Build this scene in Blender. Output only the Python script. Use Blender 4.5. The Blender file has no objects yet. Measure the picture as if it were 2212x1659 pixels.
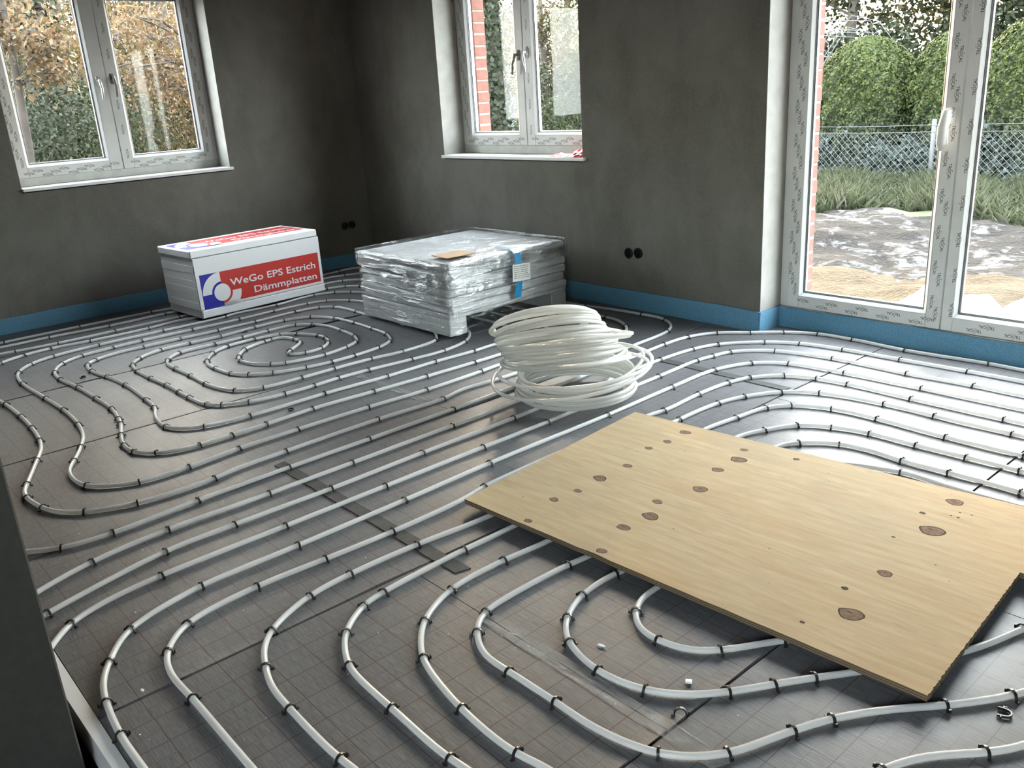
import bpy, bmesh, math, random
import numpy as np
from mathutils import Vector, Matrix, noise
R = math.radians
rnd = random.Random(7)
sc = bpy.context.scene
col = sc.collection

# ------------------------------------------------------------------ camera
cam_d = bpy.data.cameras.new('camera')
cam_d.sensor_width = 36.0
cam_d.lens = 1857.42 / 2212 * 36.0
cam_d.clip_end = 300
cam = bpy.data.objects.new('camera', cam_d)
col.objects.link(cam)
_r = Vector((0.6593809, 0.74938855, -0.06027967))
_u = Vector((-0.2040273, 0.25553837, 0.9450254))
_f = Vector((-0.72359498, 0.610833, -0.32139284))
cam.matrix_world = Matrix(((_r.x, _u.x, -_f.x, 0), (_r.y, _u.y, -_f.y, 0), (_r.z, _u.z, -_f.z, 1.3766), (0, 0, 0, 1)))
sc.camera = cam

# ------------------------------------------------------------------ sky
world = bpy.data.worlds.new('sky')
sc.world = world
world.use_nodes = True
wn = world.node_tree.nodes
wl = world.node_tree.links
wn.clear()
w_out = wn.new('ShaderNodeOutputWorld')
w_bg = wn.new('ShaderNodeBackground')
w_sky = wn.new('ShaderNodeTexSky')
w_sky.sky_type = 'NISHITA'
w_sky.sun_disc = False
w_sky.sun_elevation = R(9)
w_sky.sun_rotation = R(-52)
w_sky.air_density = 1.0
w_sky.dust_density = 3.0
w_sky.ozone_density = 1.0
w_mul = wn.new('ShaderNodeMixRGB')
w_mul.blend_type = 'MULTIPLY'
w_mul.inputs[0].default_value = 1.0
w_mul.inputs[2].default_value = (2.2, 2.0, 1.75, 1)
w_mix = wn.new('ShaderNodeMixRGB')
w_mix.inputs[0].default_value = 0.92
w_mix.inputs[2].default_value = (0.94, 0.975, 1.04, 1)
wl.new(w_sky.outputs[0], w_mul.inputs[1])
wl.new(w_mul.outputs[0], w_mix.inputs[1])
wl.new(w_mix.outputs[0], w_bg.inputs[0])
w_bg.inputs[1].default_value = 28.5
wl.new(w_bg.outputs[0], w_out.inputs[0])

# ------------------------------------------------------------------ colour management / sampling
vs = sc.view_settings
vs.view_transform = 'Standard'
vs.look = 'None'
vs.exposure = 0.0
vs.gamma = 1.0
vs.use_curve_mapping = False
cy = sc.cycles
cy.use_denoising = True
cy.max_bounces = 10
cy.diffuse_bounces = 6
cy.glossy_bounces = 4
cy.transmission_bounces = 6
cy.transparent_max_bounces = 24
cy.sample_clamp_indirect = 6.0
cy.caustics_reflective = False
cy.caustics_refractive = False

# ------------------------------------------------------------------ helpers
def tag(o, label=None, cat=None, group=None, kind=None):
    if label: o['label'] = label
    if cat: o['category'] = cat
    if group: o['group'] = group
    if kind: o['kind'] = kind
    return o

def empty(name, loc=(0, 0, 0), rz=0.0, parent=None):
    o = bpy.data.objects.new(name, None)
    o.empty_display_size = 0.1
    col.objects.link(o)
    o.location = loc
    o.rotation_euler = (0, 0, rz)
    if parent: o.parent = parent
    return o

def link(name, me, mat=None, parent=None):
    o = bpy.data.objects.new(name, me)
    col.objects.link(o)
    if mat is not None and len(me.materials) == 0:
        for m in (mat if isinstance(mat, (list, tuple)) else [mat]):
            me.materials.append(m)
    if parent: o.parent = parent
    return o

class MB:
    """collects shapes; build() links them as one mesh object"""
    def __init__(s):
        s.v = []; s.f = []; s.mi = []
    def add(s, vs_, fs_, mi=0):
        n = len(s.v)
        s.v.extend(vs_)
        for f in fs_:
            s.f.append(tuple(i + n for i in f)); s.mi.append(mi)
        return s
    def box(s, a, b, mi=0):
        x0, y0, z0 = [min(p, q) for p, q in zip(a, b)]
        x1, y1, z1 = [max(p, q) for p, q in zip(a, b)]
        return s.add([(x0, y0, z0), (x1, y0, z0), (x1, y1, z0), (x0, y1, z0), (x0, y0, z1), (x1, y0, z1), (x1, y1, z1), (x0, y1, z1)],
                     [(0, 3, 2, 1), (4, 5, 6, 7), (0, 1, 5, 4), (1, 2, 6, 5), (2, 3, 7, 6), (3, 0, 4, 7)], mi)
    def cbox(s, a, b, c=0.002, mi=0):
        """box with chamfered edges"""
        bm = bmesh.new()
        bmesh.ops.create_cube(bm, size=1.0)
        d = [abs(q - p) for p, q in zip(a, b)]
        m = [(q + p) / 2 for p, q in zip(a, b)]
        for v in bm.verts:
            v.co = Vector((v.co.x * d[0] + m[0], v.co.y * d[1] + m[1], v.co.z * d[2] + m[2]))
        bmesh.ops.bevel(bm, geom=bm.edges[:], offset=min(c, min(d) * 0.45), segments=1, affect='EDGES')
        bm.verts.index_update()
        s.add([tuple(v.co) for v in bm.verts], [[v.index for v in f.verts] for f in bm.faces], mi)
        bm.free()
        return s
    def tube(s, pts, r, n=8, mi=0, cap=True):
        pts = [Vector(p) for p in pts]
        rr = r if hasattr(r, '__len__') else [r] * len(pts)
        base = len(s.v)
        up = Vector((0, 0, 1))
        pu = None
        for i, p in enumerate(pts):
            t = (pts[min(i + 1, len(pts) - 1)] - pts[max(i - 1, 0)]).normalized()
            if pu is None:
                a = up if abs(t.z) < 0.9 else Vector((1, 0, 0))
                pu = (a - t * a.dot(t)).normalized()
            else:
                pu = (pu - t * pu.dot(t)).normalized()
            b = t.cross(pu)
            for k in range(n):
                an = 2 * math.pi * k / n
                s.v.append(tuple(p + (pu * math.cos(an) + b * math.sin(an)) * rr[i]))
        for i in range(len(pts) - 1):
            for k in range(n):
                a0 = base + i * n + k; a1 = base + i * n + (k + 1) % n
                s.f.append((a0, a1, a1 + n, a0 + n)); s.mi.append(mi)
        if cap:
            s.f.append(tuple(base + k for k in reversed(range(n)))); s.mi.append(mi)
            e = base + (len(pts) - 1) * n
            s.f.append(tuple(e + k for k in range(n))); s.mi.append(mi)
        return s
    def prism(s, poly, z0, z1, mi=0):
        n = len(poly)
        vs_ = [(x, y, z0) for x, y in poly] + [(x, y, z1) for x, y in poly]
        fs_ = [tuple(reversed(range(n))), tuple(range(n, 2 * n))] + [(i, (i + 1) % n, (i + 1) % n + n, i + n) for i in range(n)]
        return s.add(vs_, fs_, mi)
    def mesh(s, name, smooth=False):
        me = bpy.data.meshes.new(name)
        me.from_pydata(s.v, [], s.f)
        if any(s.mi): me.polygons.foreach_set('material_index', s.mi)
        if smooth: me.polygons.foreach_set('use_smooth', [True] * len(s.f))
        me.update()
        return me
    def build(s, name, mat, parent=None, smooth=False):
        return link(name, s.mesh(name, smooth), mat, parent)

# ------------------------------------------------------------------ materials
class NT:
    def __init__(s, name):
        s.m = bpy.data.materials.new(name); s.m.use_nodes = True
        s.t = s.m.node_tree; s.n = s.t.nodes; s.l = s.t.links
        s.bsdf = s.n['Principled BSDF']; s.out = s.n['Material Output']
    def new(s, t, **k):
        nd = s.n.new(t)
        for a, b in k.items(): setattr(nd, a, b)
        return nd
    def lk(s, a, b): s.l.new(a, b)
    def val(s, x):
        nd = s.new('ShaderNodeValue'); nd.outputs[0].default_value = x; return nd.outputs[0]
    def math(s, op, a, b=None, c=None):
        nd = s.new('ShaderNodeMath', operation=op)
        for i, x in enumerate((a, b, c)):
            if x is None: continue
            if isinstance(x, (int, float)): nd.inputs[i].default_value = x
            else: s.lk(x, nd.inputs[i])
        return nd.outputs[0]
    def coord(s, kind='Object'):
        return s.new('ShaderNodeTexCoord').outputs[kind]
    def pos(s): return s.new('ShaderNodeNewGeometry').outputs['Position']
    def mapping(s, v, scale=(1, 1, 1), rot=(0, 0, 0), loc=(0, 0, 0)):
        nd = s.new('ShaderNodeMapping')
        nd.inputs['Scale'].default_value = scale; nd.inputs['Rotation'].default_value = rot; nd.inputs['Location'].default_value = loc
        s.lk(v, nd.inputs['Vector']); return nd.outputs[0]
    def noise(s, v, scale, detail=3, rough=0.55, dist=0.0):
        nd = s.new('ShaderNodeTexNoise')
        nd.inputs['Scale'].default_value = scale; nd.inputs['Detail'].default_value = detail
        nd.inputs['Roughness'].default_value = rough; nd.inputs['Distortion'].default_value = dist
        s.lk(v, nd.inputs['Vector']); return nd.outputs[0]
    def ramp(s, fac, stops, interp='LINEAR'):
        nd = s.new('ShaderNodeValToRGB'); nd.color_ramp.interpolation = interp
        e = nd.color_ramp.elements
        while len(e) < len(stops): e.new(0.5)
        for i, (p, c) in enumerate(stops):
            e[i].position = p
            e[i].color = (c, c, c, 1) if isinstance(c, (int, float)) else (*c, 1)
        s.lk(fac, nd.inputs[0]); return nd.outputs[0]
    def mix(s, fac, a, b, mode='MIX'):
        nd = s.new('ShaderNodeMixRGB', blend_type=mode)
        for i, x in enumerate((fac, a, b)):
            if isinstance(x, (int, float)): nd.inputs[i].default_value = x if i == 0 else (x, x, x, 1)
            elif isinstance(x, tuple): nd.inputs[i].default_value = (*x, 1)
            else: s.lk(x, nd.inputs[i])
        return nd.outputs[0]
    def bump(s, h, strength=0.3, dist=0.01):
        nd = s.new('ShaderNodeBump')
        nd.inputs['Strength'].default_value = strength; nd.inputs['Distance'].default_value = dist
        s.lk(h, nd.inputs['Height']); s.lk(nd.outputs[0], s.bsdf.inputs['Normal']); return nd
    def base(s, c):
        if isinstance(c, tuple): s.bsdf.inputs['Base Color'].default_value = (*c, 1)
        else: s.lk(c, s.bsdf.inputs['Base Color'])
    def set(s, **k):
        for a, b in k.items():
            i = s.bsdf.inputs[a.replace('_', ' ')]
            if isinstance(b, (int, float)): i.default_value = b
            elif isinstance(b, tuple): i.default_value = b
            else: s.lk(b, i)
        return s

def plain(name, c, rough=0.5, **k):
    t = NT(name); t.base(c); t.set(Roughness=rough, **k)
    return t.m

def speckled(name, c, rough, scale, amt=0.25, bump=0.0):
    """one colour with fine irregular grain"""
    t = NT(name)
    n = t.noise(t.coord(), scale, 4)
    a = tuple(x * (1 - amt) for x in c); b = tuple(min(1, x * (1 + amt)) for x in c)
    t.base(t.ramp(n, [(0.3, a), (0.7, b)])); t.set(Roughness=rough)
    if bump: t.bump(n, bump, 0.004)
    return t.m

def m_plaster():
    t = NT('cement_plaster')
    p = t.pos()
    big = t.noise(p, 0.9, 4, 0.6, 0.6)
    mid = t.noise(t.mapping(p, (1, 1, 0.6)), 3.5, 5, 0.65, 0.4)
    fine = t.noise(p, 60, 3)
    c = t.ramp(big, [(0.25, (0.0902, 0.08528, 0.07216)), (0.5, (0.1296, 0.1238, 0.1074)), (0.78, (0.1763, 0.1706, 0.1533))])
    c = t.mix(t.ramp(mid, [(0.4, 0.0), (0.7, 0.55)]), c, (0.0697, 0.06478, 0.0533))
    c = t.mix(t.ramp(fine, [(0.35, 0.0), (0.75, 0.22)]), c, (0.1804, 0.1722, 0.1533))
    t.base(c); t.set(Roughness=0.92, Specular_IOR_Level=0.25)
    h = t.mix(0.5, t.noise(p, 180, 3), mid)
    t.bump(h, 0.35, 0.004)
    return t.m

def m_film():
    """silver grey floor film with the printed laying grid (panel coordinates, metres)"""
    t = NT('grid_film')
    v = t.coord('Object')
    sx = t.new('ShaderNodeSeparateXYZ'); t.lk(v, sx.inputs[0])
    x, y = sx.outputs[0], sx.outputs[1]
    def line(c, period, off, hw):
        f = t.math('FRACT', t.math('DIVIDE', t.math('ADD', c, off), period))
        d = t.math('MULTIPLY', t.math('SUBTRACT', 0.5, t.math('ABSOLUTE', t.math('SUBTRACT', f, 0.5))), period)
        return t.math('LESS_THAN', d, hw)
    solid = t.math('MAXIMUM', line(x, 0.1, 0.0, 0.0013), line(y, 0.1, 0.0, 0.0013))
    dx = t.math('MULTIPLY', line(x, 0.1, 0.05, 0.0009), t.math('LESS_THAN', t.math('FRACT', t.math('DIVIDE', y, 0.007)), 0.6))
    dy = t.math('MULTIPLY', line(y, 0.1, 0.05, 0.0009), t.math('LESS_THAN', t.math('FRACT', t.math('DIVIDE', x, 0.007)), 0.6))
    ln = t.math('MAXIMUM', t.math('MULTIPLY', solid, 0.85), t.math('MULTIPLY', t.math('MAXIMUM', dx, dy), 0.65))
    weave = t.noise(t.mapping(v, (5, 110, 1)), 4.0, 4, 0.7)
    dirt = t.noise(v, 2.2, 4, 0.6)
    c = t.ramp(weave, [(0.30, (0.0585, 0.06006, 0.06318)), (0.70, (0.1677, 0.17, 0.1771))])
    c = t.mix(t.ramp(dirt, [(0.4, 0.0), (0.8, 0.35)]), c, (0.0819, 0.0819, 0.08034))
    c = t.mix(ln, c, (0.060, 0.030, 0.027))
    t.base(c)
    t.set(Roughness=t.ramp(dirt, [(0.3, 0.40), (0.8, 0.55)]), Specular_IOR_Level=0.28)
    wr = t.noise(t.mapping(v, (6, 60, 1)), 3.0, 4, 0.6, 1.2)
    t.bump(wr, 0.14, 0.003)
    return t.m

def m_pipe(name='pex_pipe', c=(0.95, 0.95, 0.935), tl=0.55, rough=0.24):
    """milky cross-linked polyethylene: lets some light through the wall of the tube"""
    t = NT(name)
    n = t.noise(t.coord(), 6, 2)
    cc = t.ramp(n, [(0.3, tuple(x * 0.97 for x in c)), (0.7, c)])
    t.base(cc); t.set(Roughness=rough, Specular_IOR_Level=0.5)
    tb = t.new('ShaderNodeBsdfTranslucent'); t.lk(cc, tb.inputs[0])
    mx = t.new('ShaderNodeMixShader'); mx.inputs[0].default_value = tl
    t.lk(t.bsdf.outputs[0], mx.inputs[1]); t.lk(tb.outputs[0], mx.inputs[2]); t.lk(mx.outputs[0], t.out.inputs[0])
    return t.m

def m_ply():
    t = NT('pine_plywood')
    v = t.coord('Object')
    g = t.mapping(v, (1.6, 14, 1))
    a = t.noise(g, 2.2, 5, 0.6, 1.6)
    rings = t.new('ShaderNodeTexWave', wave_type='BANDS', bands_direction='Y')
    rings.inputs['Scale'].default_value = 3.0; rings.inputs['Distortion'].default_value = 9.0
    rings.inputs['Detail'].default_value = 3; rings.inputs['Detail Scale'].default_value = 1.1
    t.lk(t.mapping(v, (0.55, 2.2, 1)), rings.inputs['Vector'])
    fib = t.noise(t.mapping(v, (8, 260, 1)), 3, 3)
    c = t.ramp(a, [(0.25, (0.3296, 0.2411, 0.1348)), (0.5, (0.3936, 0.3001, 0.1801)), (0.8, (0.4477, 0.3542, 0.2244))])
    c = t.mix(t.math('MULTIPLY', t.ramp(rings.outputs[0], [(0.55, 0.0), (0.9, 0.30)]), 1.0), c, (0.3444, 0.2337, 0.141))
    c = t.mix(t.ramp(fib, [(0.45, 0.0), (0.8, 0.20)]), c, (0.2788, 0.1927, 0.1214))
    st = t.noise(v, 3.1, 4, 0.6, 0.5)
    c = t.mix(t.ramp(st, [(0.52, 0.0), (0.72, 0.5)]), c, (0.287, 0.2255, 0.1533))
    # reddish zones, grey water marks and small dark specks
    rz = t.noise(t.mapping(v, (1.2, 3.5, 1)), 1.7, 3, 0.55, 0.8)
    c = t.mix(t.ramp(rz, [(0.5, 0.0), (0.75, 0.45)]), c, (0.36, 0.225, 0.118))
    gm = t.noise(t.mapping(v, (2.2, 16, 1), (0, 0, 0.05)), 1.9, 4, 0.6, 0.6)
    c = t.mix(t.ramp(gm, [(0.62, 0.0), (0.80, 0.55)]), c, (0.19, 0.145, 0.10))
    vo = t.new('ShaderNodeTexVoronoi'); vo.inputs['Scale'].default_value = 17.0; t.lk(v, vo.inputs['Vector'])
    gate = t.noise(v, 6.0, 2)
    spk = t.math('MULTIPLY', t.math('LESS_THAN', vo.outputs['Distance'], 0.055), t.math('GREATER_THAN', gate, 0.56))
    c = t.mix(t.math('MULTIPLY', spk, 0.75), c, (0.07, 0.045, 0.03))
    # glued veneers on the cut edge
    sx = t.new('ShaderNodeSeparateXYZ'); t.lk(v, sx.inputs[0])
    lay = t.math('FRACT', t.math('DIVIDE', sx.outputs[2], 0.0064))
    edge = t.ramp(lay, [(0.0, (0.085, 0.060, 0.038)), (0.48, (0.095, 0.067, 0.042)), (0.52, (0.20, 0.15, 0.098)), (1.0, (0.19, 0.142, 0.09))])
    nz = t.new('ShaderNodeSeparateXYZ'); t.lk(t.coord('Normal'), nz.inputs[0])
    c = t.mix(t.math('GREATER_THAN', nz.outputs[2], 0.5), edge, c)
    t.base(c); t.set(Roughness=0.75, Specular_IOR_Level=0.12)
    t.bump(fib, 0.12, 0.001)
    return t.m

def m_glass():
    t = NT('window_glass')
    t.n.remove(t.bsdf)
    tr = t.new('ShaderNodeBsdfTransparent'); tr.inputs[0].default_value = (0.93, 0.95, 0.94, 1)
    gl = t.new('ShaderNodeBsdfGlossy'); gl.inputs['Roughness'].default_value = 0.03
    lw = t.new('ShaderNodeLayerWeight'); lw.inputs[0].default_value = 0.5
    fr = t.math('ADD', 0.012, t.math('MULTIPLY', t.math('POWER', lw.outputs['Facing'], 5.0), 0.6))
    mx = t.new('ShaderNodeMixShader')
    t.lk(fr, mx.inputs[0]); t.lk(tr.outputs[0], mx.inputs[1]); t.lk(gl.outputs[0], mx.inputs[2])
    # faint dusty smears on the new panes
    sm = t.noise(t.mapping(t.coord(), (1.2, 1, 0.5)), 3.0, 4, 0.6, 0.8)
    df = t.new('ShaderNodeBsdfDiffuse'); df.inputs[0].default_value = (0.75, 0.74, 0.72, 1)
    m2 = t.new('ShaderNodeMixShader')
    t.lk(t.ramp(sm, [(0.5, 0.0), (0.85, 0.015)]), m2.inputs[0]); t.lk(mx.outputs[0], m2.inputs[1]); t.lk(df.outputs[0], m2.inputs[2])
    t.lk(m2.outputs[0], t.out.inputs[0])
    return t.m

def m_leaf(name, trans=0.35, rough=0.55):
    t = NT(name)
    at = t.new('ShaderNodeAttribute', attribute_name='Col')
    t.base(at.outputs['Color']); t.set(Roughness=rough, Specular_IOR_Level=0.08)
    tl = t.new('ShaderNodeBsdfTranslucent'); t.lk(at.outputs['Color'], tl.inputs[0])
    mx = t.new('ShaderNodeMixShader'); mx.inputs[0].default_value = trans
    t.lk(t.bsdf.outputs[0], mx.inputs[1]); t.lk(tl.outputs[0], mx.inputs[2])
    t.lk(mx.outputs[0], t.out.inputs[0])
    return t.m

def m_wrap():
    """clear stretch film: mostly see-through, milky and shiny in the folds"""
    t = NT('stretch_film')
    v = t.coord('Object')
    t.n.remove(t.bsdf)
    st = t.noise(t.mapping(v, (1.0, 1.0, 11), (R(12), R(9), 0)), 2.6, 4, 0.6, 0.7)
    cr = t.noise(v, 7.0, 5, 0.62, 1.4)
    tr = t.new('ShaderNodeBsdfTransparent'); tr.inputs[0].default_value = (0.97, 0.98, 0.98, 1)
    gl = t.new('ShaderNodeBsdfGlossy'); gl.inputs['Roughness'].default_value = 0.09
    df = t.new('ShaderNodeBsdfDiffuse'); df.inputs[0].default_value = (0.85, 0.86, 0.87, 1)
    bp = t.new('ShaderNodeBump'); bp.inputs['Strength'].default_value = 1.0; bp.inputs['Distance'].default_value = 0.035
    hm = t.mix(0.5, st, cr); t.lk(hm, bp.inputs['Height'])
    t.lk(bp.outputs[0], gl.inputs['Normal'])
    m1 = t.new('ShaderNodeMixShader'); t.lk(t.ramp(st, [(0.50, 0.0), (0.74, 0.22)]), m1.inputs[0])
    t.lk(tr.outputs[0], m1.inputs[1]); t.lk(df.outputs[0], m1.inputs[2])
    m2 = t.new('ShaderNodeMixShader'); t.lk(t.ramp(hm, [(0.35, 0.05), (0.7, 0.45)]), m2.inputs[0])
    t.lk(m1.outputs[0], m2.inputs[1]); t.lk(gl.outputs[0], m2.inputs[2])
    t.lk(m2.outputs[0], t.out.inputs[0])
    return t.m

def m_clear():
    t = NT('clear_tape')
    t.base((0.62, 0.61, 0.58)); t.set(Roughness=0.2)
    tr = t.new('ShaderNodeBsdfTransparent'); mx = t.new('ShaderNodeMixShader')
    n = t.noise(t.mapping(t.coord(), (1, 3, 1)), 14, 4, 0.6, 0.6)
    t.lk(t.ramp(n, [(0.45, 0.08), (0.72, 0.45)]), mx.inputs[0]); t.lk(tr.outputs[0], mx.inputs[1]); t.lk(t.bsdf.outputs[0], mx.inputs[2]); t.lk(mx.outputs[0], t.out.inputs[0])
    return t.m

def m_ground():
    t = NT('garden_soil')
    p = t.pos()
    a = t.noise(p, 0.55, 5, 0.6, 0.5); b = t.noise(p, 5.0, 6, 0.7, 0.5); f = t.noise(p, 30, 4)
    sx = t.new('ShaderNodeSeparateXYZ'); t.lk(p, sx.inputs[0])
    yy = t.math('ADD', sx.outputs[1], t.math('MULTIPLY', t.math('SUBTRACT', a, 0.5), 2.4))
    soil = t.ramp(b, [(0.3, (0.002682, 0.002145, 0.001931)), (0.6, (0.005363, 0.004558, 0.004076)), (0.85, (0.01287, 0.0114, 0.01053))])
    frost = t.ramp(t.mix(0.5, a, b), [(0.50, 0.0), (0.57, 0.9)])
    soil = t.mix(frost, soil, (0.08775, 0.08775, 0.08775))
    sand = t.ramp(b, [(0.3, (0.0234, 0.01609, 0.008287)), (0.6, (0.03705, 0.02682, 0.01511)), (0.85, (0.05168, 0.03998, 0.02535))])
    c = t.mix(t.math('LESS_THAN', yy, 7.35), soil, sand)
    grass = t.ramp(b, [(0.3, (0.039, 0.0494, 0.0234)), (0.7, (0.078, 0.0975, 0.0442))])
    c = t.mix(t.math('GREATER_THAN', yy, 10.4), c, grass)
    t.base(c); t.set(Roughness=0.95, Specular_IOR_Level=0.15)
    t.bump(t.mix(0.4, b, f), 1.0, 0.12)
    return t.m

M = {}
M['plaster'] = m_plaster()
M['film'] = m_film()
M['pipe'] = m_pipe()
M['coil'] = m_pipe('coil_pipe', (0.955, 0.95, 0.92), 0.6, 0.13)
M['ply'] = m_ply()
M['glass'] = m_glass()
M['wrap'] = m_wrap()
M['ground'] = m_ground()
M['leaf'] = m_leaf('leaf')
M['thuja'] = m_leaf('thuja_leaf', 0.2, 0.6)
M['black'] = plain('black_plastic', (0.012, 0.012, 0.012), 0.38)
M['eps'] = speckled('polystyrene', (0.84, 0.84, 0.835), 0.75, 220, 0.05, 0.15)
M['pvc'] = plain('white_pvc', (0.82, 0.83, 0.83), 0.28)
M['pvc_film'] = speckled('pvc_with_film', (0.60, 0.60, 0.585), 0.42, 6, 0.06)
M['pvc_base'] = speckled('base_profile', (0.50, 0.50, 0.47), 0.6, 14, 0.10)
M['print'] = plain('grey_print_ink', (0.075, 0.075, 0.07), 0.6)
M['gasket'] = plain('rubber_gasket', (0.03, 0.03, 0.03), 0.5)
M['spacer'] = plain('pane_spacer', (0.42, 0.43, 0.44), 0.35, Metallic=0.6)
M['chrome'] = plain('brushed_handle', (0.70, 0.70, 0.69), 0.28, Metallic=0.7)
M['grey_handle'] = plain('grey_handle', (0.16, 0.155, 0.15), 0.4)
M['sill'] = speckled('marble_sill', (0.72, 0.72, 0.70), 0.35, 9, 0.05)
M['foam'] = speckled('blue_edge_foam', (0.080, 0.205, 0.305), 0.75, 120, 0.18, 0.3)
M['slab'] = speckled('dark_screed_base', (0.016, 0.015, 0.014), 0.9, 20, 0.2)
M['brick'] = speckled('red_brick', (0.0975, 0.036, 0.0255), 0.9, 26, 0.22, 0.3)
M['mortar'] = speckled('mortar', (0.1125, 0.1013, 0.0885), 0.95, 60, 0.12, 0.2)
M['red'] = plain('red_print', (0.50, 0.030, 0.022), 0.55)
M['blue'] = plain('blue_print', (0.012, 0.014, 0.30), 0.55)
M['white_print'] = plain('white_print', (0.80, 0.79, 0.78), 0.6)
M['tape_dark'] = speckled('grey_tape', (0.045, 0.045, 0.043), 0.9, 30, 0.25)
M['tape_clear'] = m_clear()
M['tape_blue'] = plain('blue_tape', (0.02, 0.24, 0.48), 0.35)
M['card'] = speckled('cardboard', (0.40, 0.27, 0.17), 0.8, 15, 0.08)
M['paper'] = plain('paper_note', (0.66, 0.66, 0.63), 0.7)
M['knot'] = speckled('knot_wood', (0.1438, 0.0825, 0.045), 0.95, 60, 0.35)
M['knot_rim'] = speckled('knot_bark', (0.028, 0.015, 0.009), 0.95, 60, 0.5)
M['bark'] = speckled('bark', (0.024, 0.018, 0.013), 0.95, 9, 0.4, 0.6)
M['wire'] = plain('galvanised_wire', (0.042, 0.044, 0.044), 0.7)
M['concrete'] = speckled('concrete_post', (0.045, 0.046, 0.045), 0.9, 20, 0.15)
M['tarp'] = plain('white_sheet', (0.86, 0.86, 0.86), 0.6)
M['bag_red'] = plain('red_foil', (0.40, 0.012, 0.02), 0.3)
M['bag_white'] = plain('white_foil', (0.78, 0.74, 0.72), 0.3)
M['bag_pink'] = plain('pink_foil', (0.62, 0.26, 0.26), 0.3)
M['eps_grey'] = speckled('grey_white_polystyrene', (0.56, 0.565, 0.565), 0.75, 160, 0.06, 0.15)
M['underlay'] = plain('dark_underlay', (0.03, 0.03, 0.03), 0.9)
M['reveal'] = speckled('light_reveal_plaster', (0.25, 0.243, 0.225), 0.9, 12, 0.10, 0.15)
M['ceiling'] = speckled('light_concrete', (0.36, 0.355, 0.345), 0.9, 8, 0.08)
M['shaded_wall'] = speckled('shaded_render', (0.036, 0.034, 0.030), 0.9, 40, 0.12, 0.2)  # shade on the partition end is put into this darker wall colour
M['shadow_core'] = plain('crown_shade_core', (0.022, 0.028, 0.016), 1.0)  # dark colour standing for the shade inside the conifers
M['car'] = plain('pale_blue_paint', (0.085, 0.10, 0.12), 0.4)
M['car_glass'] = plain('car_glass', (0.03, 0.04, 0.05), 0.3)
# ================================================================== the room
XL, YR = -6.70, 4.12           # inner faces of the window wall on the left and of the door wall
XE, YS = 3.2, -1.6             # far side walls, behind the camera
ZC = 2.62
T = 0.30                       # wall without the brick skin

def cut_wall(name, a, b, cutters, mat):
    base = MB().box(a, b).build(name + '_raw', mat)
    cb = MB()
    for c in cutters:
        if c[0] == 'box': cb.box(c[1], c[2])
        else:
            _, p, q, r = c
            cb.tube([p, q], r, 20)
    cut = cb.build(name + '_cut', mat)
    md = base.modifiers.new('b', 'BOOLEAN'); md.object = cut; md.operation = 'DIFFERENCE'; md.solver = 'EXACT'
    dg = bpy.context.evaluated_depsgraph_get(); dg.update()
    me = bpy.data.meshes.new_from_object(base.evaluated_get(dg))
    me.name = name
    for o in (base, cut):
        m_ = o.data; bpy.data.objects.remove(o); bpy.data.meshes.remove(m_)
    me.materials.clear(); me.materials.append(mat)
    return tag(link(name, me), kind='structure')

W1 = dict(u0=1.410, u1=2.905, z0=0.951, z1=2.30)      # along y
W2 = dict(u0=-5.515, u1=-4.026, z0=0.945, z1=2.30)    # along x
D1 = dict(u0=-2.676, u1=-0.875, z0=-0.3, z1=2.32)
SOCK_L = [(3.857, 0.352), (3.931, 0.352)]
SOCK_R = [(-3.647, 0.358), (-3.568, 0.365)]
wall_left = cut_wall('wall_left', (XL - T, YS - 0.3, -0.35), (XL, YR + T, ZC + 0.2),
    [('box', (XL - T - 0.1, W1['u0'], W1['z0'] - 0.03), (XL + 0.1, W1['u1'], W1['z1']))]
    + [('cyl', (XL - 0.05, y, z), (XL + 0.05, y, z), 0.033) for y, z in SOCK_L], M['plaster'])
wall_right = cut_wall('wall_right', (XL, YR, -0.35), (XE + 0.3, YR + T, ZC + 0.2),
    [('box', (W2['u0'], YR - 0.1, W2['z0'] - 0.03), (W2['u1'], YR + T + 0.1, W2['z1'])),
     ('box', (D1['u0'], YR - 0.1, -0.06), (D1['u1'], YR + T + 0.1, D1['z1']))]
    + [('cyl', (x, YR - 0.05, z), (x, YR + 0.05, z), 0.033) for x, z in SOCK_R], M['plaster'])
W3 = dict(u0=0.1, u1=2.3, z0=0.90, z1=2.30)          # wide window behind the camera
cut_wall('wall_back', (XL, YS - T, -0.35), (XE + 0.3, YS, ZC + 0.2), [('box', (W3['u0'], YS - T - 0.1, W3['z0'] - 0.03), (W3['u1'], YS + 0.1, W3['z1']))], M['plaster'])
tag(MB().box((XE, YS, -0.35), (XE + 0.3, YR, ZC + 0.2)).build('wall_side', M['plaster']), kind='structure')
tag(MB().box((XL, YS, ZC), (XE, YR, ZC + 0.2)).build('ceiling', M['ceiling']), kind='structure')
# end of a partition wall close to the camera, at the left edge of the picture
tag(MB().cbox((-2.16, YS, -0.13), (-1.90, 0.248, ZC), 0.004).build('wall_partition', M['shaded_wall']), kind='structure')

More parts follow.
